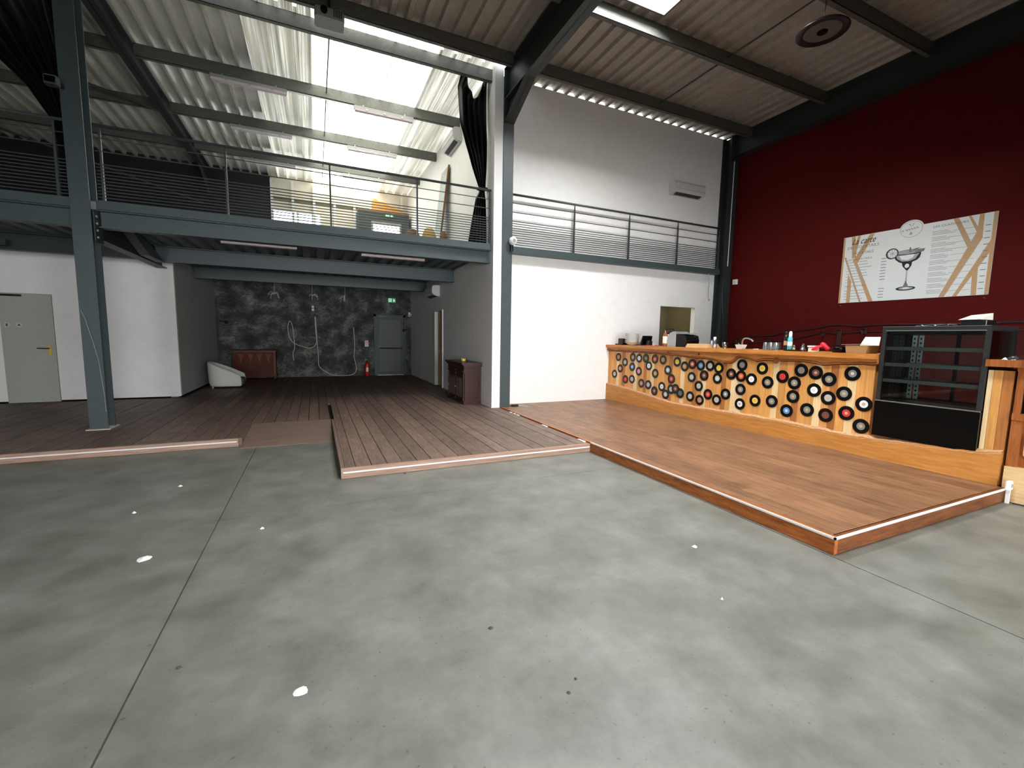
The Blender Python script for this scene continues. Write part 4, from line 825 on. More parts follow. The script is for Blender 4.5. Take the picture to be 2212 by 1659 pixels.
def sack(cx, cy, z0, rx, ry, h, mat, label, seed):
    r_ = random.Random(seed); m = MB(); n = 14; rows = []
    for j in range(9):
        v = j / 8; rr = (0.86 + 0.2 * math.sin(v * 2.6)) * (1 if v < 0.75 else 1 - (v - 0.75) * 1.9)
        rows.append([(cx + rx * rr * math.cos(2 * math.pi * i / n) * (1 + r_.uniform(-0.07, 0.07)), cy + ry * rr * math.sin(2 * math.pi * i / n) * (1 + r_.uniform(-0.07, 0.07)), z0 + h * v + r_.uniform(-0.01, 0.01) * (1 if j else 0)) for i in range(n)])
    m.v = [p for r in rows for p in r]; m.f = [(j * n + i, j * n + (i + 1) % n, j * n + n + (i + 1) % n, j * n + n + i) for j in range(8) for i in range(n)] + [tuple(range(n)), tuple(range(8 * n, 9 * n))]
    o = m.build('paper_sack', mat, None, True); s_ = o.modifiers.new('soft', 'SUBSURF'); s_.levels = s_.render_levels = 1
    return tag(o, label, 'sack')
sack(2.05, 10.0, 3.162, 0.17, 0.15, 0.66, 'brown_bag', 'brown sack on the mezzanine behind the railing, farthest from the cream wall', 1)
sack(2.40, 9.9, 3.162, 0.16, 0.15, 0.70, 'yellow_bag', 'yellow sack on the mezzanine between two brown sacks', 2)
sack(2.66, 10.0 - 0.35, 3.162, 0.09, 0.12, 0.60, 'brown_bag', 'slim brown sack on the mezzanine next to the cream wall', 3)

# ------------------------------------------------------------------ black curtains
def cloth(name, rows_xz, y, label, folds=7, amp=0.05, nx=36, mat='black_cloth'):
    # rows: (left x, right x, z at left, z at right, dip) from top to bottom
    R = []
    for r in range(len(rows_xz) - 1):
        for s_ in range(5):
            t = s_ / 5; R.append([a + (b - a) * t for a, b in zip(rows_xz[r], rows_xz[r + 1])])
    R.append(list(rows_xz[-1])); G = []
    for j, (xl, xr, zl, zr, dip) in enumerate(R):
        row = []
        for i in range(nx + 1):
            u = i / nx; z = zl + (zr - zl) * u - dip * (math.sin(math.pi * u) ** 2)
            wdt = abs(xr - xl); k = amp * min(1.0, 0.25 + wdt)
            row.append((xl + (xr - xl) * u, y + k * math.sin(u * folds * 2 * math.pi + 1.3 * math.sin(j * 0.25)) + 0.4 * k * math.sin(u * folds * 5.1 + j * 0.3), z))
        G.append(row)
    t = thing(name, (rows_xz[-1][1], y, rows_xz[-1][2]), label, 'curtain')
    o = MB().grid(G).build('fabric', mat, t, True); solid(o, 0.004); return t
ct = cloth('black_curtain', [(2.53, 3.01, 6.18, 6.16, 0.42), (2.46, 3.015, 5.90, 5.95, 0.30), (2.50, 3.01, 5.3, 5.3, 0.06), (2.58, 3.00, 4.95, 4.95, 0.02), (2.72, 3.0, 4.55, 4.55, 0), (2.86, 2.99, 4.22, 4.22, 0), (2.88, 2.98, 4.17, 4.17, 0), (2.80, 3.0, 4.0, 4.0, 0), (2.70, 3.01, 3.5, 3.5, 0), (2.64, 3.015, 3.17, 3.17, 0)], 7.93, 'black curtain tied at the railing beside the centre column', 5, 0.05)
MB().tube([(2.85, 7.86, 4.19), (2.92, 7.85, 4.185), (3.0, 7.88, 4.2), (3.0, 7.98, 4.2), (2.92, 8.0, 4.19), (2.85, 7.97, 4.19), (2.85, 7.86, 4.19)], 0.02, 6).build('tie_band', 'black_cloth', ct)
cloth('black_curtain', [(-5.0, -2.86, 6.18, 6.18, 0), (-4.6, -2.85, 5.9, 6.0, 0), (-3.75, -2.84, 5.1, 5.2, 0), (-3.2, -2.84, 4.5, 4.5, 0), (-2.98, -2.85, 4.1, 4.1, 0), (-2.96, -2.86, 3.7, 3.7, 0), (-2.96, -2.86, 3.17, 3.17, 0)], 7.84, 'black curtain swept back to the free-standing column', 6, 0.04)

# projector, pendant, camera dome
pj = thing('projector', (0.32, 7.0, 5.78), 'white projector hanging under the roof above the railing', 'projector')
MB().rbox(0.12, 0.50, 6.86, 7.12, 5.72, 5.87, 0.03).build('body', 'grey_plastic', pj)
MB().lathe((0.24, 6.86, 5.80), [(0.045, 0), (0.045, -0.03), (0.03, -0.03), (0.028, -0.01)], 18, 'y').build('lens', 'black_gloss', pj)
MB().cyl((0.31, 7.0, 5.87), (0.31, 7.0, 6.19), 0.022, n=10).build('ceiling_mount', 'black_plastic', pj); B(0.24, 0.38, 6.93, 7.07, 5.871, 5.90).build('mount_plate', 'black_plastic', pj)
for q in range(5): B(0.36 + q * 0.024, 0.372 + q * 0.024, 6.857, 6.8595, 5.75, 5.84).build('vent_slot', 'black_plastic', pj)
pd = thing('pendant_lamp', (5.98, 3.82, 5.36), 'round black pendant lamp hanging from the roof above the bar', 'lamp')
MB().lathe((5.98, 3.82, 5.36), [(0.205, 0.012), (0.285, 0.0), (0.29, 0.012), (0.25, 0.05), (0.12, 0.085), (0.05, 0.12), (0.02, 0.13)], 36).build('shade', 'black_plastic', pd, True)
MB().lathe((5.98, 3.82, 5.36), [(0.205, 0.0115), (0.19, 0.009), (0.06, 0.009)], 36).build('reflector', 'shade_grey', pd); MB().lathe((5.98, 3.82, 5.36), [(0.06, 0.0088), (0.055, -0.004), (0.002, -0.006)], 20).build('bulb', 'black_gloss', pd)
MB().cyl((5.98, 3.82, 5.48), (6.02, 3.80, ZD - 0.002), 0.007, n=6).build('cord', 'black_plastic', pd)
fd = thing('floodlight', (-2.82, 7.55, 4.42), 'small grey floodlight clamped high on the free-standing column', 'floodlight')
MB().rbox(-2.90, -2.77, 7.44, 7.54, 4.42, 4.53, 0.012).build('housing', 'dark_grey', fd); B(-2.885, -2.785, 7.436, 7.4395, 4.44, 4.51).build('lens', 'black_gloss', fd); B(-2.80, -2.77, 7.541, 7.619, 4.45, 4.50).build('bracket', 'black_plastic', fd)
cmr = thing('spot_camera', (3.38, 7.55, 3.20), 'small white round camera on the centre column at beam height', 'camera')
MB().lathe((3.38, 7.58, 3.22), [(0.035, 0), (0.06, -0.02), (0.075, -0.06), (0.07, -0.11), (0.04, -0.135), (0.002, -0.14)], 18, 'y').build('dome', 'white_plastic', cmr, True)
MB().lathe((3.38, 7.44, 3.22), [(0.03, 0.002), (0.03, -0.004), (0.002, -0.006)], 14, 'y').build('lens_ring', 'grey_plastic', cmr); MB().cyl((3.38, 7.56, 3.04), (3.38, 7.56, 3.17), 0.035, n=10).build('bracket', 'black_plastic', cmr)

# ------------------------------------------------------------------ cocktail menu board on the red wall
XPB = 9.235
mb = thing('menu_board', (XPB, 4.12, 2.21), 'white cocktail menu board with tan stripes on the red wall', 'menu board')
top = [(5.15, 3.43), (4.285, 3.425)] + [(4.12 + 0.165 * math.cos(a), 3.385 + 0.145 * math.sin(a)) for a in [math.pi * i / 16 for i in range(1, 16)]] + [(3.955, 3.425), (3.09, 3.425), (3.09, 2.21), (5.15, 2.21)]
MB().prism(top, 'x', XPB, X3 - 0.002).build('board', 'sign_white', mb)
STR = [[(5.018, 3.426), (4.956, 3.426), (4.921, 3.03), (4.984, 3.03)], [(4.871, 3.426), (4.915, 3.426), (4.97, 3.17), (4.935, 3.04)], [(4.727, 3.42), (4.649, 3.42), (4.889, 2.916), (4.97, 2.959)], [(4.978, 3.03), (4.885, 2.93), (4.578, 2.212), (4.651, 2.212)],
       [(5.115, 3.06), (5.085, 3.06), (4.765, 2.212), (4.799, 2.212)], [(5.024, 2.75), (4.956, 2.60), (4.952, 2.212), (5.014, 2.212)], [(5.149, 3.427), (5.118, 3.427), (5.118, 2.211), (5.149, 2.211)],
       [(3.589, 3.423), (3.525, 3.423), (3.338, 3.0), (3.365, 2.9)], [(3.414, 3.423), (3.384, 3.423), (3.284, 3.221), (3.295, 3.149)], [(3.289, 3.423), (3.237, 3.423), (3.229, 3.074), (3.298, 3.174)], [(3.298, 3.174), (3.224, 3.073), (3.596, 2.212), (3.664, 2.212)],
       [(3.133, 3.02), (3.128, 2.84), (3.446, 2.212), (3.495, 2.212)], [(3.298, 2.588), (3.24, 2.69), (3.221, 2.212), (3.281, 2.212)], [(3.133, 3.424), (3.091, 3.424), (3.091, 2.211), (3.133, 2.211)]]
for k, q in enumerate(STR): MB().prism(q, 'x', XPB - 0.0008 - 0.00005 * k, XPB - 0.0001).build('tan_stripe', 'print_tan', mb)
def PM(y, z, x=XPB - 0.0018): return Matrix(((0, 0, -1, x), (-1, 0, 0, y), (0, 1, 0, z), (0, 0, 0, 1)))
text('lettering', 'La carte', 0.15, PM(5.01, 3.275), 'print_dark', mb, 0.45, width=0.38)
text('lettering', 'DES COCKTAILS', 0.065, PM(5.075, 3.20), 'print_mid', mb, width=0.50)
text('lettering', '&', 0.05, PM(4.835, 3.155), 'print_mid', mb)
text('lettering', 'MOCKTAILS', 0.065, PM(4.97, 3.09), 'print_mid', mb, width=0.32)
text('lettering', 'LES MOCKTAILS', 0.04, PM(5.06, 2.985), 'print_mid', mb, width=0.40)
text('lettering', 'LES COCKTAILS', 0.04, PM(5.06, 2.50), 'print_mid', mb, width=0.34)
text('lettering', 'LES CLASSIQUES', 0.045, PM(3.83, 3.335), 'print_mid', mb, width=0.42)
text('lettering', 'la', 0.05, PM(4.255, 3.355), 'print_mid', mb, 0.4)
mm = MB(); mm.tube(smooth([(XPB - 0.002, 4.20 - 0.012 * i, 3.37 + 0.016 * math.sin(i * 2.1) + 0.0015 * i) for i in range(16)], 3), 0.003, 4); mm.build('script_line', 'print_mid', mb)
mm = MB(); mm.tube([(XPB - 0.002, 4.12 + 0.15 * math.cos(2 * math.pi * i / 40), 3.38 + 0.132 * math.sin(2 * math.pi * i / 40)) for i in range(41)], 0.002, 4); mm.build('emblem_ring', 'print_mid', mb)
for dy in (-0.02, 0.02): MB().prism([(4.12 + dy, 3.47), (4.12 + dy * 2, 3.47), (4.12 + dy * 0.2, 3.42)], 'x', XPB - 0.0018, XPB - 0.0001).build('emblem_glass', 'print_grey', mb)
MB().prism([(4.145, 3.29), (4.095, 3.29), (4.115, 3.335), (4.125, 3.335)], 'x', XPB - 0.0018, XPB - 0.0001).build('emblem_glass', 'print_grey', mb)
rp = random.Random(11); mm = MB(); mm2 = MB()
z = 2.95
while z > 2.25:
    if abs(z - 2.51) > 0.04:
        mm.box(XPB - 0.0016, XPB - 0.0001, 5.06 - rp.uniform(0.26, 0.42), 5.06, z - 0.005, z + 0.005); mm2.box(XPB - 0.0016, XPB - 0.0001, 4.43, 4.51, z - 0.006, z + 0.004)
    z -= 0.052
z = 3.27
while z > 2.30:
    for q in range(3): mm.box(XPB - 0.0016, XPB - 0.0001, 3.83 - (0.18 if q == 0 else rp.uniform(0.22, 0.30)), 3.83, z - 0.024 * q - 0.004, z - 0.024 * q + 0.004)
    mm.box(XPB - 0.0016, XPB - 0.0001, 3.30, 3.58, z - 0.028, z - 0.022); mm2.box(XPB - 0.0016, XPB - 0.0001, 3.15, 3.21, z - 0.03, z - 0.02); z -= 0.094
mm.build('menu_lines', 'print_grey', mb)['kind'] = 'stuff'; mm2.build('price_lines', 'print_mid', mb)['kind'] = 'stuff'
# the drawn cocktail glass
XG = XPB - 0.0022
def flat(poly, mat, name, layer): MB().prism(poly, 'x', XG - 0.0004 * layer, XG + 0.0019).build(name, mat, mb)
ell = lambda cy, cz, ry, rz, a0=0, a1=2 * math.pi, n=24: [(cy + ry * math.cos(a0 + (a1 - a0) * i / n), cz + rz * math.sin(a0 + (a1 - a0) * i / n)) for i in range(n + (0 if a1 - a0 > 6.2 else 1))]
flat(ell(4.115, 2.395, 0.137, 0.036), 'print_dark', 'glass_foot', 1); flat(ell(4.11, 2.397, 0.10, 0.022), 'print_grey', 'glass_foot', 2); flat(ell(4.11, 2.40, 0.05, 0.012), 'sign_white', 'glass_foot', 3)
flat([(4.155, 2.42), (4.13, 2.50), (4.127, 2.70), (4.113, 2.70), (4.108, 2.50), (4.075, 2.42)], 'print_mid', 'glass_stem', 2); flat([(4.124, 2.52), (4.123, 2.69), (4.118, 2.69), (4.116, 2.52)], 'sign_white', 'glass_stem', 3)
flat([(4.20, 2.83), (4.185, 2.77), (4.13, 2.70), (4.105, 2.70), (4.065, 2.77), (4.06, 2.83)], 'print_dark', 'glass_knop', 1); flat(ell(4.125, 2.775, 0.032, 0.036), 'sign_white', 'glass_knop', 2)
flat([(4.335, 3.0), (4.30, 2.90), (4.24, 2.845), (4.17, 2.82), (4.09, 2.82), (4.0, 2.855), (3.945, 2.91), (3.92, 3.0)], 'print_dark', 'glass_bowl', 1)
flat([(4.305, 2.98), (4.27, 2.905), (4.20, 2.855), (4.10, 2.85), (4.02, 2.88), (3.98, 2.95), (3.97, 2.985)], 'print_grey', 'glass_bowl', 2); flat([(4.25, 2.96), (4.21, 2.89), (4.13, 2.87), (4.06, 2.90), (4.03, 2.96)], 'sign_white', 'glass_bowl', 3)
flat(ell(4.125, 3.0, 0.205, 0.045), 'print_mid', 'glass_rim', 2); flat(ell(4.125, 3.003, 0.18, 0.034), 'print_grey', 'glass_rim', 3)
flat(ell(4.355, 3.01, 0.092, 0.092), 'print_dark', 'lemon_slice', 3); flat(ell(4.35, 3.01, 0.075, 0.078), 'print_grey', 'lemon_slice', 4)
for k in range(8): a = k * math.pi / 4 + 0.2; flat([(4.35 + 0.012 * math.cos(a), 3.01 + 0.012 * math.sin(a)), (4.35 + 0.066 * math.cos(a - 0.3), 3.01 + 0.068 * math.sin(a - 0.3)), (4.35 + 0.066 * math.cos(a + 0.3), 3.01 + 0.068 * math.sin(a + 0.3))], 'sign_white', 'lemon_segment', 5)
for p in ([(4.12, 3.0), (4.11, 3.085), (4.095, 3.07), (4.08, 3.0)], [(4.09, 3.0), (4.04, 3.05), (3.97, 3.055), (4.03, 3.02)], [(4.05, 2.99), (3.99, 3.035), (3.905, 3.03), (3.92, 2.99), (3.97, 2.98)]): flat(p, 'print_mid', 'mint_leaf', 4)
flat([(3.95, 2.99), (3.915, 3.0), (3.93, 2.93), (3.965, 2.89), (3.95, 2.94)], 'sign_white', 'glass_highlight', 4)
for yy in (5.11, 3.13): MB().lathe((X3 - 0.001, yy, 2.165), [(0.006, 0), (0.006, -0.006), (0.001, -0.007)], 8, 'x').build('wall_screw', 'grey_plastic', mb)

# ------------------------------------------------------------------ cables and fittings around the red wall
tag(MB().tube(smooth([(9.235, 7.46, 1.40), (9.235, 6.98, 1.56), (9.235, 6.5, 1.58), (9.235, 6.11, 1.66), (9.235, 5.6, 1.72), (9.235, 5.17, 1.795), (9.235, 4.7, 1.76), (9.235, 4.44, 1.785), (9.235, 3.2, 1.78), (9.235, 2.2, 1.80)], 5), 0.012, 6).build('wall_cable', 'black_plastic'), 'upper black cable strung along the red wall behind the bar', 'cable')
tag(MB().tube(smooth([(9.236, 7.5, 1.33), (9.236, 7.0, 1.40), (9.236, 6.5, 1.46), (9.236, 6.0, 1.50), (9.236, 5.4, 1.64), (9.236, 5.07, 1.62), (9.236, 4.66, 1.66), (9.236, 3.6, 1.66), (9.236, 2.2, 1.68)], 5), 0.009, 6).build('wall_cable', 'black_plastic'), 'lower black cable strung along the red wall behind the bar', 'cable')
for k, (yy, zz, w_, h_) in enumerate(((7.24, 1.35, 0.20, 0.16), (6.49, 1.36, 0.10, 0.17), (5.37, 1.58, 0.07, 0.09), (5.07, 1.40, 0.08, 0.30), (4.66, 1.62, 0.09, 0.10), (3.6, 1.55, 0.09, 0.14))):
    t = thing('shelf_bracket', (9.2, yy, zz), '%s dark bracket from the corner column on the red wall' % ords[k], 'bracket', 'brackets behind the bar')
    B(9.222, 9.249, yy - w_ / 2, yy + w_ / 2, zz, zz + h_).build('plate', 'walnut', t); B(9.10, 9.221, yy - 0.012, yy + 0.012, zz + h_ - 0.03, zz + h_ - 0.005).build('arm', 'black_plastic', t)
tag(MB().cyl((9.06, 7.566, 3.23), (9.06, 7.566, 5.62), 0.010, n=6).build('conduit', 'white_metal'), 'thin white conduit up the dark corner column', 'conduit')
tb = thing('thermostat', (9.235, 7.45, 2.60), 'small white thermostat box on the red wall beside the corner column', 'thermostat')
MB().rbox(9.20, 9.248, 7.40, 7.52, 2.80, 2.92, 0.01).build('case', 'white_plastic', tb); MB().cyl((9.199, 7.46, 2.87), (9.196, 7.46, 2.87), 0.008, n=8).build('button', 'black_plastic', tb)
tag(MB().tube(smooth([(8.56, 7.66, 3.03), (8.565, 7.64, 2.85), (8.55, 7.63, 2.60), (8.57, 7.63, 2.42), (8.60, 7.63, 2.40), (8.61, 7.63, 2.44)], 4), 0.009, 6).build('hanging_cable', 'grey_plastic'), 'grey cable end hanging from the beam above the bar doorway', 'cable')
tag(MB().tube(smooth([(8.95, 7.56, 3.05), (8.93, 7.56, 2.6), (9.0, 7.555, 2.0), (9.06, 7.555, 1.6), (9.02, 7.555, 1.36)], 5), 0.012, 6).build('hanging_cable', 'black_plastic'), 'black cable running down the dark corner column', 'cable')

# ------------------------------------------------------------------ things on the bar top
ZT = 1.3285
def T(name, x, y, label, cat, z=ZT, group=None): return thing(name, (x, y, z), label, cat, group)
t = T('card_reader', 6.1, 7.62, 'black card machine at the wall end of the bar', 'card machine'); MB().rbox(6.02, 6.18, 7.54, 7.70, ZT + 0.025, ZT + 0.14, 0.01).build('body', 'black_plastic', t); B(5.99, 6.21, 7.53, 7.76, ZT, ZT + 0.024).build('base', 'black_plastic', t)
for k in range(6):
    lab = '%s white bowl from the bottom of the bowl stack on the bar' % ords[k]; zz = ZT + k * 0.034; r0 = 0.15
    o = MB().lathe((6.05, 7.28, zz), [(0.07, 0), (0.075, 0.004), (r0, 0.07), (r0 + 0.004, 0.072), (r0 - 0.006, 0.072), (0.07, 0.008), (0.01, 0.008)], 28).build('bowl', 'white_plastic', None, True); tag(o, lab, 'bowl', 'white bowl stack')
for k in range(4):
    o = MB().lathe((6.36, 7.46, ZT + 0.0 + k * 0.018), [(0.09, 0), (0.10, 0.004), (0.16, 0.02), (0.16, 0.024), (0.10, 0.009), (0.01, 0.008)], 28).build('plate', 'paper', None, True); tag(o, '%s cream plate from the bottom of the plate stack' % ords[k], 'plate', 'cream plate stack')
t = T('till_tablet', 6.12, 6.85, 'black tablet till on a tilted stand beside the bowls', 'tablet')
B(6.02, 6.22, 6.72, 6.98, ZT, ZT + 0.018).build('stand_base', 'black_plastic', t); MB().prism([(6.92, ZT + 0.018), (6.98, ZT + 0.018), (6.90, ZT + 0.20), (6.885, ZT + 0.19)], 'x', 6.0, 6.24).build('screen', 'black_gloss', t); MB().rbox(6.06, 6.16, 6.78, 6.86, ZT + 0.018, ZT + 0.10, 0.01).build('receipt_unit', 'black_plastic', t)
t = T('red_tray', 6.02, 6.57, 'small red tray with a white cap on the bar', 'tray'); B(5.92, 6.10, 6.42, 6.72, ZT, ZT + 0.014).build('tray', 'red_paint', t); MB().lathe((5.98, 6.55, ZT + 0.0142), [(0.022, 0), (0.022, 0.02), (0.002, 0.021)], 12).build('cap', 'white_plastic', t)
t = T('swing_top_jar', 6.22, 6.43, 'clear glass jar with black clip lid on the bar', 'jar'); MB().lathe((6.22, 6.43, ZT), [(0.075, 0), (0.08, 0.02), (0.08, 0.18), (0.06, 0.22), (0.05, 0.24)], 20).build('glass', 'tumbler', t, True); MB().lathe((6.22, 6.43, ZT + 0.24), [(0.055, 0), (0.06, 0.02), (0.05, 0.05), (0.01, 0.06)], 16).build('lid', 'black_plastic', t)
MB().tube(smooth([(6.22, 6.50, ZT + 0.25), (6.22, 6.54, ZT + 0.30), (6.22, 6.45, ZT + 0.335), (6.22, 6.32, ZT + 0.33), (6.22, 6.28, ZT + 0.29), (6.22, 6.33, ZT + 0.26)], 4), 0.012, 6).build('handle', 'black_plastic', t)
t = T('liquor_bottle', 6.0, 6.28, 'amber liquor bottle with white label on the bar', 'bottle'); MB().lathe((6.0, 6.28, ZT), [(0.04, 0), (0.042, 0.01), (0.042, 0.20), (0.03, 0.235), (0.015, 0.26), (0.015, 0.30)], 18).build('glass', 'liquor', t, True); MB().lathe((6.0, 6.28, ZT), [(0.0425, 0.06), (0.0432, 0.06), (0.0432, 0.19), (0.0425, 0.19)], 18).build('label', 'paper', t); MB().lathe((6.0, 6.28, ZT + 0.3), [(0.017, 0), (0.017, 0.03), (0.002, 0.031)], 12).build('cap', 'black_plastic', t)
t = T('ice_crusher', 6.15, 5.98, 'rounded grey and black bar machine beside the liquor bottle', 'machine')
pf = [(6.22, 0), (6.235, 0.10), (6.22, 0.19), (6.16, 0.255), (6.08, 0.28), (6.02, 0.27), (6.0, 0.24), (6.0, 0.0)]
MB().prism([(y, ZT + z) for y, z in pf], 'x', 6.0, 6.3).build('housing', 'alu', t); MB().prism([(y, ZT + z) for y, z in [(5.999, 0), (5.999, 0.235), (5.95, 0.225), (5.85, 0.225), (5.77, 0.20), (5.745, 0.12), (5.76, 0.0)]], 'x', 5.99, 6.29).build('front', 'black_gloss', t); B(6.02, 6.28, 5.80, 5.99, ZT + 0.236, ZT + 0.25).build('hood', 'grey_plastic', t)
for k in range(3): tag(B(5.92, 6.22, 5.23 + 0.02 * k, 5.70 - 0.015 * k, ZT + 0.022 * k, ZT + 0.0215 + 0.022 * k).build('serving_board', 'board_wood'), '%s pale wooden serving board from the bottom of its stack on the bar' % ords[k], 'board', 'serving boards')
t = T('paper_punch', 6.36, 5.52, 'small blue and white stapler behind the serving boards', 'stapler'); MB().prism([(5.56, ZT), (5.47, ZT), (5.50, ZT + 0.13), (5.53, ZT + 0.14)], 'x', 6.33, 6.38).build('body', 'blue_plastic', t); B(6.325, 6.329, 5.485, 5.52, ZT + 0.03, ZT + 0.12).build('label', 'white_plastic', t)
t = T('spray_bottle', 6.0, 5.16, 'slim clear bottle with white cap beside the serving boards', 'bottle'); MB().lathe((6.0, 5.16, ZT), [(0.032, 0), (0.034, 0.01), (0.034, 0.13), (0.02, 0.145)], 16).build('glass', 'tumbler', t, True); MB().lathe((6.0, 5.16, ZT + 0.145), [(0.022, 0), (0.02, 0.04), (0.002, 0.042)], 12).build('cap', 'white_plastic', t)
t = T('water_glass', 6.02, 4.98, 'single clear tumbler in front of the tap', 'glass'); MB().lathe((6.02, 4.98, ZT), [(0.032, 0), (0.042, 0.10), (0.039, 0.10), (0.03, 0.008), (0.005, 0.008)], 18).build('glass', 'tumbler', t, True)
t = T('bar_tap', 6.35, 4.92, 'chrome swan-neck tap on the bar', 'tap'); MB().cyl((6.35, 4.92, ZT), (6.35, 4.92, ZT + 0.05), 0.025, n=14).build('base', 'chrome', t); MB().tube(smooth([(6.35, 4.92, ZT + 0.05), (6.34, 4.91, ZT + 0.13), (6.32, 4.86, ZT + 0.165), (6.25, 4.74, ZT + 0.165), (6.18, 4.62, ZT + 0.14), (6.175, 4.61, ZT + 0.12)], 4), 0.014, 10).build('spout', 'chrome', t, True); MB().tube([(6.35, 4.95, ZT + 0.05), (6.35, 5.0, ZT + 0.09)], 0.008, 6).build('lever', 'chrome', t)
tag(MB().lathe((6.0, 4.67, ZT), [(0.055, 0), (0.06, 0.003), (0.085, 0.07), (0.078, 0.07), (0.055, 0.01), (0.005, 0.01)], 4).rot(math.pi / 4, (6.0, 4.67)).build('square_bowl', 'white_plastic'), 'small square white bowl beside the tap', 'bowl')
tag(MB().lathe((5.95, 4.38, ZT), [(0.035, 0), (0.04, 0.01), (0.03, 0.014), (0.002, 0.014)], 16).build('jar_lid', 'paper'), 'flat cream jar lid on the bar front edge', 'lid')
g0 = None
for k, (gx, gy, lab) in enumerate(((5.98, 4.25, 'nearest the tap in the front row'), (5.98, 4.17, 'in the middle of the front row'), (5.98, 4.09, 'nearest the spray cans in the front row'), (6.08, 4.21, 'nearest the tap in the back row'), (6.08, 4.13, 'nearest the spray cans in the back row'))):
    if g0 is None:
        g0 = T('tumbler', gx, gy, '', 'glass', group='upturned tumblers'); MB().lathe((gx, gy, ZT), [(0.039, 0), (0.037, 0.004), (0.033, 0.105), (0.025, 0.112), (0.002, 0.112)], 16).build('glass', 'tumbler', g0, True); q = g0
    else: q = copy_tree(g0, None, (gx, gy, ZT))
    q['label'] = 'upturned clear tumbler ' + lab
def can(x, y, r, h, body, cap, name, label, caph=0.05):
    t = T(name, x, y, label, 'spray can'); MB().lathe((x, y, ZT), [(r * 0.95, 0), (r, 0.005), (r, h - 0.03), (r * 0.6, h)], 18).build('can', body, t, True); MB().lathe((x, y, ZT + h), [(r * 0.7, 0), (r * 0.68, caph * 0.7), (r * 0.4, caph), (0.002, caph)], 14).build('cap', cap, t); MB().lathe((x, y, ZT), [(r + 0.0003, h * 0.35), (r + 0.001, h * 0.35), (r + 0.001, h * 0.62), (r + 0.0003, h * 0.62)], 18).build('label', 'print_tan' if body == 'black_plastic' else 'sign_white', t)
can(6.05, 4.0, 0.028, 0.22, 'black_plastic', 'black_plastic', 'spray_can', 'black spray can with printed band on the bar'); can(6.02, 3.925, 0.03, 0.20, 'cyan_can', 'white_plastic', 'spray_can', 'turquoise spray can with white cap on the bar', 0.07)
tr = T('black_tray', 5.97, 3.79, 'flat black tray near the turquoise spray can', 'tray'); B(5.86, 6.05, 3.66, 3.88, ZT, ZT + 0.012).build('tray', 'black_plastic', tr); B(5.86, 5.868, 3.66, 3.88, ZT + 0.012, ZT + 0.02).build('rim', 'black_plastic', tr)
t = T('padlock', 5.95, 3.82, 'small brass padlock standing on the black tray', 'padlock', ZT + 0.0121); MB().rbox(5.94, 5.96, 3.805, 3.835, ZT + 0.0122, ZT + 0.045, 0.004).build('body', 'brass', t); MB().tube([(5.95, 3.81, ZT + 0.045), (5.95, 3.81, ZT + 0.07), (5.95, 3.82, ZT + 0.08), (5.95, 3.83, ZT + 0.07), (5.95, 3.83, ZT + 0.045)], 0.003, 6).build('shackle', 'alu', t)
def crumple(name, x, y, z, r, h, mat, label, cat, seed):
    rr = random.Random(seed); n = 10; rows = []
    for j in range(6):
        v = j / 5; k = (1 - v * 0.75) * r; rows.append([(x + k * math.cos(2 * math.pi * i / n) * rr.uniform(0.7, 1.1), y + k * math.sin(2 * math.pi * i / n) * rr.uniform(0.7, 1.1), z + h * v * rr.uniform(0.9, 1.1) if j else z) for i in range(n)])
    m = MB(); m.v = [p for q in rows for p in q]; m.f = [(j * n + i, j * n + (i + 1) % n, j * n + n + (i + 1) % n, j * n + n + i) for j in range(5) for i in range(n)] + [tuple(range(n)), tuple(range(5 * n, 6 * n))]
    return tag(m.build(name, mat), label, cat)
crumple('plastic_bag', 5.98, 3.715, ZT + 0.0125, 0.038, 0.09, 'tumbler', 'crumpled clear plastic bag on the black tray', 'bag', 3)
t = T('napkin_box', 6.0, 3.59, 'small white lidded box beside the red gloves', 'box'); MB().rbox(5.95, 6.05, 3.545, 3.635, ZT, ZT + 0.06, 0.008).build('box', 'paper', t); B(5.945, 6.055, 3.54, 3.64, ZT + 0.0605, ZT + 0.08).build('lid', 'white_plastic', t)
t = T('red_gloves', 6.0, 3.47, 'pair of crumpled red rubber gloves on the bar', 'gloves'); rr = random.Random(9)
MB().tube(smooth([(6.0, 3.40, ZT + 0.03), (5.99, 3.44, ZT + 0.07), (6.0, 3.48, ZT + 0.10), (6.02, 3.50, ZT + 0.06)], 4), 0.028, 8).build('cuff', 'red_soft', t, True)
for q in range(5): MB().tube(smooth([(5.99, 3.47, ZT + 0.075), (5.95 - 0.008 * q, 3.495 + 0.007 * q, ZT + 0.06 + 0.01 * rr.random()), (5.93 - 0.006 * q, 3.51 + 0.012 * q, ZT + 0.02)], 4), 0.011, 6).build('finger', 'red_soft', t, True)
t = T('black_dish', 6.0, 3.28, 'black plastic dish with lid beside the cardboard box', 'dish'); MB().lathe((6.0, 3.28, ZT), [(0.07, 0), (0.085, 0.02), (0.092, 0.06), (0.09, 0.065), (0.075, 0.075), (0.002, 0.078)], 22).build('dish', 'black_gloss', t, True)
t = T('cardboard_box', 6.02, 3.03, 'open brown cardboard takeaway box beside the display case', 'box')
MB().prism([(3.15, ZT), (2.94, ZT), (2.925, ZT + 0.095), (3.165, ZT + 0.095)], 'x', 5.90, 6.14).build('tray', 'cardboard', t); MB().prism([(3.205, ZT + 0.10), (3.0, ZT + 0.11), (3.0, ZT + 0.1115), (3.205, ZT + 0.1015)], 'x', 5.89, 6.10).build('flap', 'paper', t)
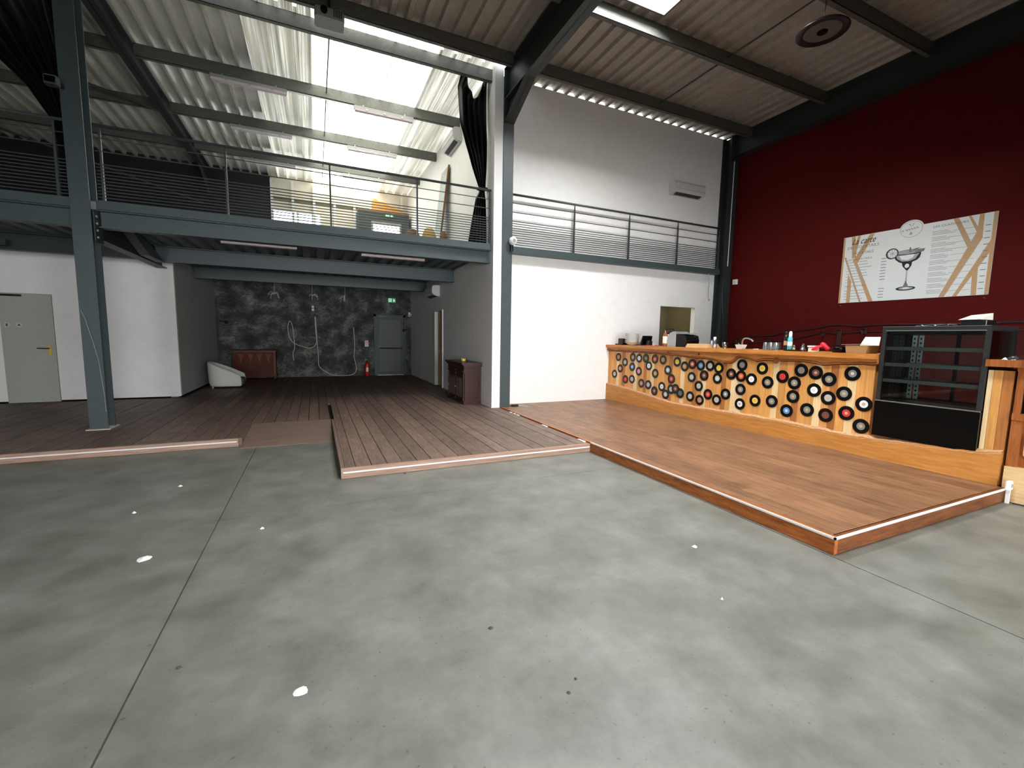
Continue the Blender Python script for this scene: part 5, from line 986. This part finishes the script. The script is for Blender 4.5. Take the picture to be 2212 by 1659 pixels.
MB().add([(6.14, 3.13, ZT + 0.096), (6.14, 2.93, ZT + 0.096), (6.20, 2.95, ZT + 0.20), (6.20, 3.11, ZT + 0.20), (6.145, 3.13, ZT + 0.096), (6.145, 2.93, ZT + 0.096), (6.205, 2.95, ZT + 0.20), (6.205, 3.11, ZT + 0.20)], [(0, 1, 2, 3), (7, 6, 5, 4), (0, 4, 5, 1), (1, 5, 6, 2), (2, 6, 7, 3), (3, 7, 4, 0)]).build('lid', 'paper', t)
# on the display case
ZC = CZ1 + 0.0005
t = T('receipt_printer', 6.1, 2.09, 'flat black box lying on top of the display case', 'box', ZC); MB().rbox(6.0, 6.22, 1.99, 2.18, ZC, ZC + 0.06, 0.006).build('case', 'black_plastic', t)
tag(MB().add([(5.99, 2.20, ZC + 0.0615), (5.99, 2.03, ZC + 0.066), (6.18, 2.01, ZC + 0.13), (6.18, 2.17, ZC + 0.115), (6.0, 2.195, ZC + 0.0612), (6.0, 2.03, ZC + 0.0612), (6.19, 2.01, ZC + 0.062), (6.19, 2.17, ZC + 0.062)], [(0, 1, 2, 3), (7, 6, 5, 4), (0, 4, 5, 1), (1, 5, 6, 2), (2, 6, 7, 3), (3, 7, 4, 0)]).build('paper_wedge', 'paper'), 'sloping cream paper stack on the black box over the display case', 'paper')
tag(MB().tube(smooth([(6.02 + 0.05 * math.sin(i * 1.3), 2.55 - 0.022 * i, ZC + 0.006 + 0.012 * abs(math.sin(i * 0.8))) for i in range(16)], 3), 0.005, 6).build('cable_coil', 'alu'), 'loose pale cable coiled on top of the display case', 'cable')
tag(MB().tube(smooth([(6.24, 2.0, ZC + 0.03), (6.36, 1.9, ZC + 0.05), (6.44, 1.78, ZC + 0.0), (6.50, 1.68, ZC - 0.12), (6.52, 1.66, 1.45), (6.52, 1.66, 1.33)], 5), 0.006, 6).build('power_cable', 'black_plastic'), 'thin black cable arching from the display case top to the side counter', 'cable')
# on the side counter
ZK = 1.3185
t = T('glass_cover', 6.2, 1.80, 'upright glass guard on the side counter beside the display case', 'glass guard', ZK); B(6.0, 6.006, 1.70, 1.88, ZK, ZK + 0.27).build('pane', 'clear_glass', t); B(5.995, 6.012, 1.69, 1.699, ZK, ZK + 0.275).build('edge', 'glass_solid', t); B(6.007, 6.30, 1.69, 1.696, ZK, ZK + 0.27).build('pane', 'clear_glass', t)
crumple('cling_film', 5.93, 1.76, ZK, 0.06, 0.035, 'tumbler', 'crumpled clear film on the side counter', 'film', 5); crumple('tissue', 5.86, 1.79, ZK, 0.022, 0.02, 'paper', 'white crumpled tissue at the front edge of the side counter', 'tissue', 6)
t = T('grey_cup', 6.06, 1.66, 'small grey cup on the side counter', 'cup', ZK); MB().lathe((6.06, 1.645, ZK), [(0.03, 0), (0.038, 0.08), (0.035, 0.08), (0.027, 0.006), (0.003, 0.006)], 16).build('cup', 'grey_plastic', t, True)

# ------------------------------------------------------------------ small things on the floor
t = thing('power_socket', (5.79, 1.64, 0), 'white extension socket standing at the platform corner', 'socket'); MB().rbox(5.76, 5.83, 1.615, 1.65, 0.13, 0.21, 0.008).build('socket', 'white_plastic', t); B(5.785, 5.805, 1.62, 1.645, 0.0, 0.129).build('stem', 'white_plastic', t); B(5.78, 5.81, 1.612, 1.6148, 0.155, 0.185).build('socket_face', 'grey_plastic', t)
tag(MB().tube(smooth([(5.80, 1.60, 0.008), (5.82, 1.54, 0.008), (5.81, 1.40, 0.008), (5.83, 1.2, 0.008), (5.80, 0.9, 0.008)], 4), 0.006, 6).build('floor_cable', 'black_plastic'), 'black cable on the floor along the side counter', 'cable')
t = thing('transformer', (3.47, 7.60, HB), 'black cable transformer on the platform at the foot of the centre column', 'transformer'); MB().rbox(3.42, 3.56, 7.50, 7.57, HB + 0.0005, HB + 0.04, 0.012).build('case', 'black_plastic', t); MB().tube(smooth([(3.56, 7.53, HB + 0.02), (3.62, 7.52, HB + 0.008), (3.70, 7.45, HB + 0.006), (3.66, 7.36, HB + 0.006)], 4), 0.004, 5).build('lead', 'white_plastic', t)
for k, yy in enumerate((7.02, 6.86, 6.72, 5.80, 5.72, 4.78, 4.70)):
    tag(B(3.150 + 0.006 * (k % 2), 3.186, yy - 0.05, yy + 0.03, HS + 0.001, HS + 0.012).build('led_strip_scrap', 'white_plastic'), '%s torn white strip scrap from the column along the platform seam' % ords[k], 'strip', 'white strip scraps along the platform seam')
bits = [(-1.038, 3.372, 0.045, 'w'), (-0.094, 1.824, 0.03, 'w'), (0.974, 1.437, 0.008, 'd'), (0.908, 1.386, 0.010, 'd'), (-0.401, 3.587, 0.016, 'w'), (-1.363, 4.292, 0.018, 'w'), (0.827, 4.518, 0.012, 'd'), (2.40, 2.12, 0.02, 'w'), (-0.582, 2.172, 0.012, 'd'), (0.76, 1.883, 0.014, 'd'), (2.05, 1.6, 0.008, 'w'), (-1.2, 4.9, 0.02, 'w')]
names = ['by the long floor joint near the camera', 'lower middle of the open floor', 'smaller of two close together near the camera', 'larger of two close together near the camera', 'beyond the long floor joint toward the ramp', 'left of the long floor joint toward the stage', 'at the foot of the stage edge', 'in front of the bar platform', 'beside the long floor joint, nearest the camera', 'in the middle of the open floor', 'near the platform corner', 'closest to the ramp']
for (bx, by, r, c), nm in zip(bits, names):
    crumple('paper_scrap' if c == 'w' else 'grit_crumb', bx, by, 0.0005, r, 0.012 if c == 'w' else 0.006, 'dust_white' if c == 'w' else 'dust_dark', ('white scrap on the concrete floor ' if c == 'w' else 'dark grit crumb on the concrete floor ') + nm, 'scrap' if c == 'w' else 'crumb', int(bx * 100) % 50)
